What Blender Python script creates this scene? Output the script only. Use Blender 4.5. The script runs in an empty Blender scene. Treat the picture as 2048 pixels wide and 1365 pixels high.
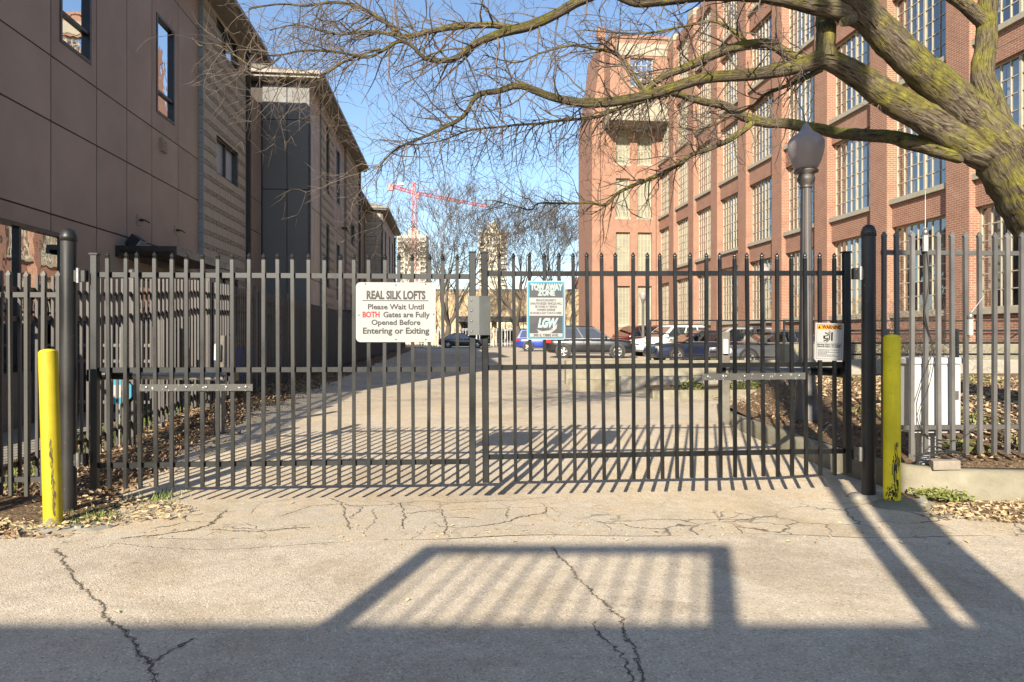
import bpy, math, random
import numpy as np
from mathutils import Vector, Matrix, noise as mnoise

R = math.radians
random.seed(7)
scene = bpy.context.scene
col = scene.collection
F_PX, CAM_H, HOR = 1365.0, 1.35, 672.0

# ------------------------------------------------------------------ camera
cam_d = bpy.data.cameras.new('camera')
cam_d.lens = 24.0
cam_d.sensor_width = 36.0
cam_d.shift_y = -10.5 / 2048
cam_d.clip_start = 0.05
cam_d.clip_end = 3000
cam = bpy.data.objects.new('camera', cam_d)
cam.location = (0, 0, CAM_H)
cam.rotation_euler = (R(90), 0, 0)
col.objects.link(cam)
scene.camera = cam

# ------------------------------------------------------------------ world, sun, exposure
SUN_EL, SUN_AZ = 24.5, 196.0
world = bpy.data.worlds.new('World')
scene.world = world
world.use_nodes = True
wn = world.node_tree
sky = wn.nodes.new('ShaderNodeTexSky')
sky.sky_type = 'NISHITA'
sky.sun_disc = False
sky.sun_elevation = R(SUN_EL)
sky.sun_rotation = R(SUN_AZ)
sky.altitude = 200
sky.air_density = 1.0
sky.dust_density = 0.8
sky.ozone_density = 2.2
bg = wn.nodes['Background']
bg.inputs[1].default_value = 0.10
wn.links.new(sky.outputs[0], bg.inputs[0])
sun_d = bpy.data.lights.new('sun', 'SUN')
sun_d.energy = 5.0
sun_d.angle = R(0.53)
sun_d.color = (1.0, 0.90, 0.74)
sun = bpy.data.objects.new('sun', sun_d)
sd = Vector((math.sin(R(SUN_AZ)) * math.cos(R(SUN_EL)), math.cos(R(SUN_AZ)) * math.cos(R(SUN_EL)), math.sin(R(SUN_EL))))
sun.rotation_euler = sd.to_track_quat('Z', 'Y').to_euler()
sun.location = (-6, -20, 14)
col.objects.link(sun)
vs = scene.view_settings
vs.view_transform = 'Standard'
vs.look = 'None'
vs.gamma = 1.0
vs.use_curve_mapping = False
vs.exposure = 1.15
scene.render.engine = 'CYCLES'
scene.cycles.use_denoising = True
scene.cycles.max_bounces = 7
scene.cycles.diffuse_bounces = 3
scene.cycles.glossy_bounces = 3
scene.cycles.transparent_max_bounces = 10
scene.cycles.caustics_reflective = False
scene.cycles.caustics_refractive = False
scene.cycles.sample_clamp_indirect = 6.0

# ------------------------------------------------------------------ frames
AB = R(5.3)                       # the buildings run 5.3 degrees left of the view
CA, SA = math.cos(AB), math.sin(AB)
def B2W(u, v, z=0.0):
    return Vector((u * CA - v * SA, u * SA + v * CA, z))
def at(px, py, Y):
    return Vector(((px - 1024) * Y / F_PX, Y, CAM_H - (py - HOR) * Y / F_PX))
def S(a, b, x):
    t = (x - a) / (b - a)
    t = 0.0 if t < 0 else 1.0 if t > 1 else t
    return t * t * (3 - 2 * t)
def gz(x, y):
    u = x * CA + y * SA
    z = 0.13 * S(4.9, 10, y) + 0.03 * S(20, 40, y)
    z += 0.17 * S(-1.9, -3.4, u) * S(5.6, 11, y)
    z += 0.05 * S(2.3, 3.0, x) * S(4.2, 5.3, y) * (1 - S(6, 9, y))
    return z

# ------------------------------------------------------------------ mesh helpers
class MB:
    def __init__(s):
        s.v, s.f, s.m, s.sm, s.uv = [], [], [], [], []
    def add(s, vs_, fs, mat=0, smooth=False, uvs=None):
        o = len(s.v)
        s.v.extend([tuple(p) for p in vs_])
        for i, f in enumerate(fs):
            s.f.append(tuple(o + k for k in f))
            s.m.append(mat); s.sm.append(smooth)
            s.uv.append(uvs[i] if uvs else None)
        return s
    def box(s, x0, y0, z0, x1, y1, z1, mat=0):
        vs_ = [(x0,y0,z0),(x1,y0,z0),(x1,y1,z0),(x0,y1,z0),(x0,y0,z1),(x1,y0,z1),(x1,y1,z1),(x0,y1,z1)]
        fs = [(0,3,2,1),(4,5,6,7),(0,1,5,4),(1,2,6,5),(2,3,7,6),(3,0,4,7)]
        return s.add(vs_, fs, mat)
    def cbox(s, c, size, mat=0, rot=None, bev=0.0):
        hx, hy, hz = size[0]/2, size[1]/2, size[2]/2
        if bev > 0:
            b = min(bev, hx*.9, hy*.9)
            ring = [(-hx+b,-hy),(hx-b,-hy),(hx,-hy+b),(hx,hy-b),(hx-b,hy),(-hx+b,hy),(-hx,hy-b),(-hx,-hy+b)]
            vs_ = [Vector((x,y,-hz)) for x,y in ring] + [Vector((x,y,hz-b)) for x,y in ring] + [Vector((x*(hx-b)/hx,y*(hy-b)/hy,hz)) for x,y in ring]
            fs = [tuple(range(7,-1,-1)), tuple(range(16,24))]
            for k in range(2):
                for i in range(8):
                    j = (i+1) % 8
                    fs.append((k*8+i, k*8+j, k*8+8+j, k*8+8+i))
        else:
            vs_ = [Vector(p) for p in [(-hx,-hy,-hz),(hx,-hy,-hz),(hx,hy,-hz),(-hx,hy,-hz),(-hx,-hy,hz),(hx,-hy,hz),(hx,hy,hz),(-hx,hy,hz)]]
            fs = [(0,3,2,1),(4,5,6,7),(0,1,5,4),(1,2,6,5),(2,3,7,6),(3,0,4,7)]
        if rot is not None:
            vs_ = [rot @ p for p in vs_]
        c = Vector(c)
        return s.add([p + c for p in vs_], fs, mat)
    def bar(s, p, q, w, h, mat=0, up=Vector((0,0,1))):
        p, q = Vector(p), Vector(q)
        d = (q - p).normalized()
        if abs(d.dot(up)) > .99: up = Vector((1,0,0))
        a = d.cross(up).normalized(); b = a.cross(d).normalized()
        a *= w/2; b *= h/2
        vs_ = [p-a-b,p+a-b,p+a+b,p-a+b,q-a-b,q+a-b,q+a+b,q-a+b]
        return s.add(vs_, [(0,3,2,1),(4,5,6,7),(0,1,5,4),(1,2,6,5),(2,3,7,6),(3,0,4,7)], mat)
    def tube(s, pts, rads, seg=8, mat=0, smooth=True, caps=True, jit=0.0, vofs=0.0):
        pts = [Vector(p) for p in pts]
        n = len(pts)
        if not hasattr(rads, '__len__'): rads = [rads]*n
        t0 = (pts[1]-pts[0]).normalized()
        ref = Vector((0,0,1)) if abs(t0.z) < .9 else Vector((1,0,0))
        a = t0.cross(ref).normalized()
        vs_, fs, uvs = [], [], []
        L = 0; Ls = []
        for i, p in enumerate(pts):
            t = (pts[min(i+1,n-1)] - pts[max(i-1,0)])
            if t.length < 1e-9: t = t0
            t = t.normalized()
            a = (a - t * a.dot(t))
            if a.length < 1e-6: a = t.orthogonal()
            a = a.normalized(); b = t.cross(a)
            if i: L += (p-pts[i-1]).length
            Ls.append(L + vofs)
            for k in range(seg):
                an = 2*math.pi*k/seg
                d = a*math.cos(an) + b*math.sin(an)
                r = rads[i]
                if jit:
                    q = (p + d*r)
                    r *= 1 + jit*(mnoise.noise(q*9) + .6*mnoise.noise(q*23)) 
                vs_.append(p + d*r)
        for i in range(n-1):
            for k in range(seg):
                k2 = (k+1) % seg
                fs.append((i*seg+k, i*seg+k2, (i+1)*seg+k2, (i+1)*seg+k))
                c = 2*math.pi*max(rads[0],1e-4)
                uvs.append(((k/seg*c,Ls[i]),((k+1)/seg*c,Ls[i]),((k+1)/seg*c,Ls[i+1]),(k/seg*c,Ls[i+1])))
        s.add(vs_, fs, mat, smooth, uvs)
        if caps and seg > 2:
            s.add(vs_[:seg], [tuple(range(seg-1,-1,-1))], mat)
            s.add(vs_[-seg:], [tuple(range(seg))], mat)
        return s
    def lathe(s, prof, seg=24, c=(0,0,0), mat=0, smooth=True, flute=0):
        c = Vector(c); vs_ = []; fs = []
        for r, z in prof:
            for k in range(seg):
                an = 2*math.pi*k/seg
                rr = r*(1 - flute*(k % 2)) if flute else r
                vs_.append(c + Vector((rr*math.cos(an), rr*math.sin(an), z)))
        for i in range(len(prof)-1):
            for k in range(seg):
                k2 = (k+1) % seg
                fs.append((i*seg+k, i*seg+k2, (i+1)*seg+k2, (i+1)*seg+k))
        fs.append(tuple(range(seg-1,-1,-1)))
        o = (len(prof)-1)*seg
        fs.append(tuple(range(o, o+seg)))
        return s.add(vs_, fs, mat, smooth)
    def prism(s, poly, y0, y1, mat=0, plane='XZ'):
        n = len(poly)
        def mk(p, d):
            return (p[0], d, p[1]) if plane == 'XZ' else ((d, p[0], p[1]) if plane == 'YZ' else (p[0], p[1], d))
        vs_ = [mk(p,y0) for p in poly] + [mk(p,y1) for p in poly]
        fs = [tuple(range(n)), tuple(range(2*n-1, n-1, -1))]
        for i in range(n):
            j = (i+1) % n
            fs.append((i, n+i, n+j, j))
        return s.add(vs_, fs, mat)
    def mesh(s, name, mats, origin=(0,0,0)):
        me = bpy.data.meshes.new(name)
        ox = Vector(origin)
        V = [(p[0]-ox[0], p[1]-ox[1], p[2]-ox[2]) for p in s.v]
        me.from_pydata(V, [], s.f)
        me.polygons.foreach_set('material_index', s.m)
        me.polygons.foreach_set('use_smooth', s.sm)
        if not isinstance(mats, (list, tuple)): mats = [mats]
        for m in mats: me.materials.append(m)
        lay = me.uv_layers.new(name='UVMap')
        uvd = np.zeros((len(me.loops), 2), dtype=np.float32)
        li = 0
        for fi, f in enumerate(s.f):
            u = s.uv[fi]
            if u is None:
                a, b, c = Vector(s.v[f[0]]), Vector(s.v[f[1]]), Vector(s.v[f[2]])
                nn = (b-a).cross(c-b)
                ax = max(range(3), key=lambda i: abs(nn[i]))
                for k in f:
                    p = s.v[k]
                    uvd[li] = (p[1],p[2]) if ax == 0 else (p[0],p[2]) if ax == 1 else (p[0],p[1])
                    li += 1
            else:
                for q in u:
                    uvd[li] = q; li += 1
        lay.data.foreach_set('uv', uvd.ravel())
        me.update()
        return me
    def build(s, name, mats, parent=None, loc=(0,0,0), rot=(0,0,0), origin=(0,0,0)):
        return inst(name, s.mesh(name, mats, origin), parent, loc, rot)

def inst(name, me, parent=None, loc=(0,0,0), rot=(0,0,0)):
    o = bpy.data.objects.new(name, me)
    o.location = loc; o.rotation_euler = rot
    col.objects.link(o)
    if parent is not None: o.parent = parent
    return o
def tag(o, label=None, cat=None, group=None, kind=None):
    if label: o['label'] = label
    if cat: o['category'] = cat
    if group: o['group'] = group
    if kind: o['kind'] = kind
    return o
def thing(name, label, cat, loc=(0,0,0), rz=0.0, group=None, rot=None):
    o = bpy.data.objects.new(name, None)
    o.empty_display_size = .2
    o.location = loc; o.rotation_euler = rot if rot else (0,0,rz)
    col.objects.link(o)
    return tag(o, label, cat, group)
def copy_tree(o, parent=None):
    c = o.copy(); col.objects.link(c); c.parent = parent
    for ch in list(o.children): copy_tree(ch, c)
    return c

# ------------------------------------------------------------------ materials
class NT:
    def __init__(s, name):
        s.mat = bpy.data.materials.new(name); s.mat.use_nodes = True
        s.t = s.mat.node_tree; s.b = s.t.nodes['Principled BSDF']
        s.out = s.t.nodes['Material Output']
    def n(s, typ, **kw):
        nd = s.t.nodes.new('ShaderNode'+typ)
        for k, v in kw.items(): setattr(nd, k, v)
        return nd
    def l(s, a, b): s.t.links.new(a, b)
    def coord(s, kind='Object', scale=None):
        o = s.n('TexCoord').outputs[kind]
        if scale is not None:
            m = s.n('Mapping'); m.inputs['Scale'].default_value = scale
            s.l(o, m.inputs['Vector']); return m.outputs[0]
        return o
    def ocoord(s, scale=None):
        v = s.coord('Object', scale); oi = s.n('ObjectInfo'); ml = s.n('VectorMath', operation='SCALE')
        cx = s.n('CombineXYZ'); s.l(oi.outputs['Random'], cx.inputs[0]); s.l(oi.outputs['Random'], cx.inputs[2])
        s.l(cx.outputs[0], ml.inputs[0]); ml.inputs['Scale'].default_value = 57.0
        ad = s.n('VectorMath', operation='ADD'); s.l(v, ad.inputs[0]); s.l(ml.outputs[0], ad.inputs[1])
        return ad.outputs[0]
    def orand(s, lo, hi):
        return s.ramp(s.n('ObjectInfo').outputs['Random'], [(0, lo), (1, hi)])
    def noise(s, vec, scale, detail=4, rough=.55, dist=0.0):
        nd = s.n('TexNoise'); s.l(vec, nd.inputs['Vector'])
        nd.inputs['Scale'].default_value = scale; nd.inputs['Detail'].default_value = detail
        nd.inputs['Roughness'].default_value = rough; nd.inputs['Distortion'].default_value = dist
        return nd.outputs[0]
    def vor(s, vec, scale, feature='F1', out='Distance'):
        nd = s.n('TexVoronoi', feature=feature); s.l(vec, nd.inputs['Vector'])
        nd.inputs['Scale'].default_value = scale
        return nd.outputs[out]
    def ramp(s, fac, stops):
        nd = s.n('ValToRGB'); s.l(fac, nd.inputs[0])
        e = nd.color_ramp.elements
        while len(e) < len(stops): e.new(.5)
        for i, (p, c) in enumerate(stops):
            e[i].position = p
            e[i].color = (c, c, c, 1) if not hasattr(c, '__len__') else (*c, 1)
        return nd.outputs[0]
    def mix(s, fac, a, b, blend='MIX'):
        nd = s.n('MixRGB', blend_type=blend)
        for i, x in ((0, fac), (1, a), (2, b)):
            if hasattr(x, 'links') or hasattr(x, 'is_linked'): s.l(x, nd.inputs[i])
            elif i == 0: nd.inputs[0].default_value = x
            else: nd.inputs[i].default_value = (*x, 1) if hasattr(x, '__len__') else (x, x, x, 1)
        return nd.outputs[0]
    def math(s, op, a, b=0.0, c=None):
        nd = s.n('Math', operation=op)
        for i, x in enumerate((a, b) if c is None else (a, b, c)):
            if hasattr(x, 'is_linked'): s.l(x, nd.inputs[i])
            else: nd.inputs[i].default_value = x
        return nd.outputs[0]
    def bump(s, h, strength=.3, dist=.01, prev=None):
        nd = s.n('Bump'); nd.inputs['Strength'].default_value = strength
        nd.inputs['Distance'].default_value = dist
        s.l(h, nd.inputs['Height'])
        if prev is not None: s.l(prev, nd.inputs['Normal'])
        s.l(nd.outputs[0], s.b.inputs['Normal'])
        return nd.outputs[0]
    def set(s, color=None, rough=None, metal=None, spec=None, **kw):
        if color is not None:
            if hasattr(color, 'is_linked'): s.l(color, s.b.inputs['Base Color'])
            else: s.b.inputs['Base Color'].default_value = (*color, 1)
        for nm, x in (('Roughness', rough), ('Metallic', metal), ('Specular IOR Level', spec)):
            if x is not None:
                if hasattr(x, 'is_linked'): s.l(x, s.b.inputs[nm])
                else: s.b.inputs[nm].default_value = x
        return s

def plain(name, color, rough=.6, metal=0.0, var=.12, scale=3.0, bump=0.0, bscale=60, spec=.5):
    """a plain colour with a little grain, dirt and roughness variation"""
    t = NT(name); v = t.ocoord()
    n1 = t.noise(v, scale, 5)
    lo = tuple(c*(1-var) for c in color); hi = tuple(min(1, c*(1+var)) for c in color)
    c = t.ramp(n1, [(.3, lo), (.7, hi)])
    c = t.mix(1.0, c, t.orand(1-var*.6, 1+var*.4), 'MULTIPLY')
    r = t.ramp(t.noise(v, scale*3, 4), [(.3, max(0, rough-.08)), (.7, min(1, rough+.08))])
    t.set(c, r, metal, spec)
    if bump: t.bump(t.noise(v, bscale, 5), bump, .01)
    return t.mat

M = {}
def m_asphalt(name, c1, c2, dirt, speck=150, crack=False, seed=0.0):
    t = NT(name); v = t.coord()
    mp = t.n('Mapping'); mp.inputs['Location'].default_value = (seed, seed*.7, 0); t.l(v, mp.inputs[0]); v2 = mp.outputs[0]
    big = t.noise(v2, .35, 5, .6)
    mid = t.noise(v2, 2.2, 6, .65)
    base = t.mix(t.ramp(big, [(.38, 0), (.60, 1)]), c1, c2)
    pt = t.noise(v2, .8, 8, .74, .7)
    base = t.mix(t.ramp(pt, [(.51, 0), (.60, .55), (.75, .8)]), base, tuple(x*k for x, k in zip(c1, (.70,.66,.60))))
    base = t.mix(t.ramp(pt, [(.30, .7), (.43, 0)]), base, tuple(min(1,x*1.22) for x in c2))
    base = t.mix(t.ramp(mid, [(.45, 0), (.72, .7)]), base, dirt)
    m3 = t.noise(v2, 9, 6, .7)
    base = t.mix(.55, base, t.ramp(m3, [(.3, .80), (.7, 1.16)]), 'MULTIPLY')
    # aggregate
    vo = t.vor(v, speck, 'F1', 'Color'); sep = t.n('SeparateColor'); t.l(vo, sep.inputs[0])
    agg = t.ramp(sep.outputs[0], [(0, .42), (.12, .86), (.85, 1.05), (1, 1.5)])
    base = t.mix(.7, base, agg, 'MULTIPLY')
    fine = t.noise(v, 420, 3, .7)
    base = t.mix(.5, base, t.ramp(fine, [(.3, .55), (.7, 1.35)]), 'MULTIPLY')
    d = t.vor(v, speck, 'F1', 'Distance')
    h = t.math('ADD', t.math('MULTIPLY', d, -1.0), t.math('MULTIPLY', fine, .7))
    if crack:
        xyz = t.n('SeparateXYZ'); t.l(v, xyz.inputs[0])
        wv = t.n('VectorMath', operation='ADD')
        dn = t.n('TexNoise'); t.l(v, dn.inputs['Vector']); dn.inputs['Scale'].default_value = 5; dn.inputs['Detail'].default_value = 4
        sc = t.n('VectorMath', operation='SCALE'); t.l(dn.outputs['Color'], sc.inputs[0]); sc.inputs['Scale'].default_value = .25
        t.l(v, wv.inputs[0]); t.l(sc.outputs[0], wv.inputs[1])
        ed = t.vor(wv.outputs[0], 2.6, 'DISTANCE_TO_EDGE', 'Distance')
        line = t.ramp(ed, [(.006, 1), (.03, 0)])
        yb = t.ramp(t.math('MULTIPLY_ADD', xyz.outputs[1], .25, -1.0), [(.1, 0), (.16, 1), (.28, 1), (.42, 0)])
        pat = t.ramp(t.noise(v, .9, 3), [(.44, 0), (.56, 1)])
        msk = t.math('MULTIPLY', t.math('MULTIPLY', line, yb), pat)
        base = t.mix(t.math('MULTIPLY', msk, .8), base, (.075, .062, .05))
        h = t.math('SUBTRACT', h, t.math('MULTIPLY', msk, 3.0))
    t.set(base, .9, spec=.25)
    t.bump(h, .5, .005)
    return t.mat
M['road'] = m_asphalt('road_asphalt', (.52,.445,.345), (.60,.51,.39), (.48,.39,.275), 125)
M['drive'] = m_asphalt('driveway_asphalt', (.58,.49,.36), (.50,.43,.335), (.54,.41,.25), 150, True, 5.0)
M['lot'] = m_asphalt('parking_lot_asphalt', (.40,.35,.285), (.52,.435,.315), (.56,.45,.30), 60, False, 11.0)

def m_soil():
    t = NT('mulch_soil'); v = t.coord()
    n1 = t.noise(v, 1.4, 6, .7); n2 = t.noise(v, 38, 6, .75); vo = t.vor(v, 55, 'F1', 'Color')
    sep = t.n('SeparateColor'); t.l(vo, sep.inputs[0])
    c = t.ramp(sep.outputs[1], [(0,(.10,.065,.04)),(.4,(.22,.145,.085)),(.75,(.33,.22,.13)),(1,(.46,.34,.2))])
    c = t.mix(t.ramp(n1, [(.35,.0),(.65,.7)]), c, (.16,.105,.065))
    c = t.mix(t.ramp(n2,[(.35,.8),(.6,0)]), c, (.06,.04,.025))
    t.set(c, .95, spec=.15); t.bump(t.math('ADD', n2, sep.outputs[0]), .9, .02)
    return t.mat
M['soil'] = m_soil()
def m_conc(name, c, stain=(.3,.29,.24), amt=.5, sc=1.0):
    t = NT(name); v = t.coord()
    n1 = t.noise(v, 1.3*sc, 7, .68); n2 = t.noise(v, 9*sc, 6, .7); n3 = t.noise(v, 160, 3, .7)
    cc = t.ramp(n2, [(.3, tuple(x*.82 for x in c)), (.7, tuple(min(1,x*1.12) for x in c))])
    cc = t.mix(t.ramp(n1, [(.42, 0), (.68, amt)]), cc, stain)
    cc = t.mix(.35, cc, t.ramp(n3, [(.3,.7),(.7,1.2)]), 'MULTIPLY')
    t.set(cc, .88, spec=.3); t.bump(t.math('ADD', n2, t.math('MULTIPLY', n3, .5)), .35, .008)
    return t.mat
M['conc'] = m_conc('concrete', (.25,.225,.165), (.14,.13,.085), .8)
M['conc_lt'] = m_conc('pale_concrete', (.315,.29,.24), (.21,.195,.155), .65)
M['sill'] = m_conc('stone_sill', (.34,.31,.24), (.24,.22,.165), .45)

def m_paint(name, c, wear, rough=.42, chip=.62, metal=0.0):
    """painted steel with chips, scratches and dust"""
    t = NT(name); v = t.ocoord()
    n1 = t.noise(v, 2.2, 6, .6); n2 = t.noise(v, 34, 7, .75); st = t.noise(t.ocoord((30, 30, 1.6)), 2.0, 6, .7)
    cc = t.ramp(n1, [(.3, tuple(x*.75 for x in c)), (.7, tuple(x*1.35 for x in c))])
    cc = t.mix(t.ramp(st, [(.55, 0), (.8, .35)]), cc, tuple(x*2.0+.008 for x in c))
    cc = t.mix(1.0, cc, t.orand(.72, 1.2), 'MULTIPLY')
    cc = t.mix(t.ramp(n2, [(chip, 0), (chip+.03, 1)]), cc, wear)
    t.set(cc, t.ramp(n1, [(.3, rough-.1), (.7, rough+.15)]), metal, .5)
    t.bump(n2, .08, .004)
    return t.mat
M['gate2'] = m_paint('gate_black_paint_newer', (.0045,.005,.0053), (.09,.09,.085), .38, .70)
M['gate'] = m_paint('gate_black_paint', (.0075,.0088,.0092), (.12,.12,.115), .40, .69)
M['post'] = m_paint('post_black_paint', (.011,.0105,.010), (.36,.35,.33), .46, .655)
M['fgrey'] = m_paint('fence_weathered_grey', (.098,.094,.089), (.14,.09,.06), .55, .66)
M['fleft'] = m_paint('fence_grey_olive', (.042,.040,.035), (.13,.115,.09), .55, .68)
M['fbrown'] = m_paint('fence_brown_paint', (.062,.042,.036), (.14,.11,.09), .5, .72)
M['fbronze'] = m_paint('fence_bronze_picket', (.055,.049,.045), (.2,.18,.15), .5, .72)  # bronze paint for the side fence pickets and posts
M['box'] = m_paint('lock_box_steel', (.062,.065,.062), (.16,.16,.15), .42, .72)
M['strap'] = m_paint('strap_steel', (.048,.048,.043), (.45,.43,.38), .5, .60)
M['yellow'] = m_paint('bollard_yellow', (.47,.375,.012), (.14,.11,.06), .5, .635)
M['yellow2'] = m_paint('bollard_yellow_scuffed_shade_lift', (.78,.66,.016), (.09,.085,.05), .5, .63)  # scuffed yellow, base colour brightened to offset the pole's shade
M['lamp'] = m_paint('lamp_bronze_paint', (.085,.075,.07), (.17,.15,.14), .45, .72)
M['galv'] = plain('galvanised_tube', (.40,.40,.385), .42, .35, .15, 8)
M['white'] = plain('white_enamel', (.285,.28,.27), .5, 0, .03, 2)
M['cab'] = plain('cabinet_white', (.45,.455,.45), .38, 0, .08, 2)
M['blk'] = plain('black_print', (.018,.017,.016), .5)
M['red'] = plain('red_print', (.33,.012,.014), .5)
M['teal'] = plain('teal_print', (.025,.20,.28), .4)
M['cyan'] = plain('pale_blue_print', (.20,.38,.42), .4)
M['char'] = plain('charcoal_print', (.055,.055,.06), .4)
M['orange'] = plain('orange_print', (.48,.20,.012), .4, 0, .15)
M['bolt'] = plain('bolt_steel', (.35,.34,.32), .35, .8)
M['cable'] = plain('black_cable', (.02,.02,.02), .5)
M['wood'] = m_conc('weathered_wood_post', (.17,.155,.13), (.07,.06,.05), .7, 3)

def m_brick():
    t = NT('red_brick'); uv = t.coord('UV')
    br = t.n('TexBrick'); t.l(uv, br.inputs['Vector'])
    br.offset = .5; br.squash = 1.0
    i = br.inputs
    i['Scale'].default_value = 1.0; i['Brick Width'].default_value = .212; i['Row Height'].default_value = .0705
    i['Mortar Size'].default_value = .0075; i['Mortar Smooth'].default_value = .15; i['Bias'].default_value = -.1
    i['Color1'].default_value = (.24,.103,.067,1); i['Color2'].default_value = (.31,.155,.108,1); i['Mortar'].default_value = (.46,.345,.245,1)
    n1 = t.noise(uv, .45, 6, .65); n2 = t.noise(uv, 60, 4, .7)
    c = t.mix(t.ramp(n1, [(.35, 0), (.7, .55)]), br.outputs[0], (.30,.175,.128))
    # odd dark bricks, one value for each brick
    br2 = t.n('TexBrick'); t.l(uv, br2.inputs['Vector']); br2.offset = .5
    for nm in ('Scale','Brick Width','Row Height','Mortar Size','Mortar Smooth'): br2.inputs[nm].default_value = i[nm].default_value
    br2.inputs['Color1'].default_value = (1,1,1,1); br2.inputs['Color2'].default_value = (.42,.40,.42,1); br2.inputs['Mortar'].default_value = (1,1,1,1); br2.inputs['Bias'].default_value = -.45
    c = t.mix(.75, c, br2.outputs[0], 'MULTIPLY')
    st = t.noise(uv, 1.7, 7, .7, .4)
    c = t.mix(t.ramp(st, [(.5,0),(.72,.45)]), c, (.17,.085,.065))
    c = t.mix(t.ramp(st, [(.28,.4),(.42,0)]), c, (.42,.29,.22))
    c = t.mix(.4, c, t.ramp(n2, [(.3,.75),(.7,1.2)]), 'MULTIPLY')
    t.set(c, .9, spec=.2)
    t.bump(t.math('ADD', t.math('MULTIPLY', br.outputs[1], -1.0), t.math('MULTIPLY', n2, .3)), .6, .012)
    return t.mat
M['brick'] = m_brick()
def m_tanbrick():
    t = NT('tan_brick'); uv = t.coord('UV')
    br = t.n('TexBrick'); t.l(uv, br.inputs['Vector']); i = br.inputs
    i['Scale'].default_value = 1; i['Brick Width'].default_value = .5; i['Row Height'].default_value = .2; i['Mortar Size'].default_value = .02
    i['Color1'].default_value = (.46,.34,.20,1); i['Color2'].default_value = (.52,.40,.25,1); i['Mortar'].default_value = (.42,.33,.22,1)
    c = t.mix(t.ramp(t.noise(uv,.3,5),[(.4,0),(.7,.5)]), br.outputs[0], (.40,.28,.16))
    t.set(c, .9, spec=.2); return t.mat
M['tan'] = m_tanbrick()
M['panel'] = plain('brown_fibre_cement', (.262,.197,.160), .62, 0, .11, .9, .12, 90)
M['panel2'] = plain('taupe_fibre_cement', (.33,.262,.22), .62, 0, .07, .9, .12, 90)
M['panel3'] = plain('charcoal_panel', (.11,.108,.104), .6, 0, .05, .9)
M['joint'] = plain('dark_joint_board', (.05,.04,.036), .8)  # dark board colour behind the panels, seen in their gaps
M['frame'] = plain('black_window_frame', (.017,.016,.017), .4)
M['cream'] = plain('cream_steel_frame', (.36,.32,.24), .55, 0, .15, 2)
M['trim'] = plain('dark_gutter', (.022,.020,.020), .45)
M['fascia'] = plain('taupe_fascia', (.20,.175,.145), .55)
M['roof'] = plain('asphalt_shingle', (.15,.13,.11), .9, 0, .2, 6, .4, 40)
M['block'] = m_conc('ground_face_block', (.36,.315,.265), (.29,.25,.21), .4, 1.5)
M['split'] = m_conc('split_face_block', (.28,.24,.195), (.19,.165,.135), .6, 4)
M['mortar'] = plain('grey_mortar', (.20,.18,.16), .9)
M['quoin'] = m_conc('shade_tinted_quoin', (.25,.26,.265), (.19,.20,.205), .4, 2)  # blue-grey of the pier's shaded return, put into the block colour

def m_glass(name, tint=(.55,.6,.62), lo=.10, hi=.75):
    t = NT(name)
    gl = t.n('BsdfGlossy'); gl.inputs['Roughness'].default_value = .015; gl.inputs['Color'].default_value = (.95,.97,1,1)
    tr = t.n('BsdfTransparent'); tr.inputs['Color'].default_value = (*tint, 1)
    lw = t.n('LayerWeight'); lw.inputs['Blend'].default_value = .35
    mp = t.n('MapRange'); t.l(lw.outputs['Facing'], mp.inputs[0]); mp.inputs[3].default_value = lo; mp.inputs[4].default_value = hi
    v = t.coord(); bp = t.n('Bump'); bp.inputs['Strength'].default_value = .12; bp.inputs['Distance'].default_value = .01
    t.l(t.noise(v, 3.0, 2), bp.inputs['Height']); t.l(bp.outputs[0], gl.inputs['Normal'])
    mx = t.n('MixShader'); t.l(mp.outputs[0], mx.inputs[0]); t.l(tr.outputs[0], mx.inputs[1]); t.l(gl.outputs[0], mx.inputs[2])
    t.l(mx.outputs[0], t.out.inputs['Surface'])
    return t.mat
M['glass'] = m_glass('window_glass', (.72,.76,.76), .14, .62)
M['glass2'] = m_glass('dark_window_glass', (.28,.30,.32), .55, .95)
M['glassc'] = m_glass('clear_window_glass', (.9,.92,.95), .10, .7)
M['sheer'] = plain('sheer_curtain', (.85,.84,.86), .8, 0, .08, 2)
M['carglass'] = m_glass('car_glass', (.22,.25,.25), .14, .8)
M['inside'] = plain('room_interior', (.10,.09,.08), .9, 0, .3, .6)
M['blind'] = plain('window_blind', (.40,.36,.28), .8, 0, .3, .7)
M['blind2'] = plain('white_curtain', (.46,.45,.43), .8, 0, .25, 3)
M['boarded'] = plain('pale_painted_glass', (.23,.225,.165), .45, 0, .12, 1.2)

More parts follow.
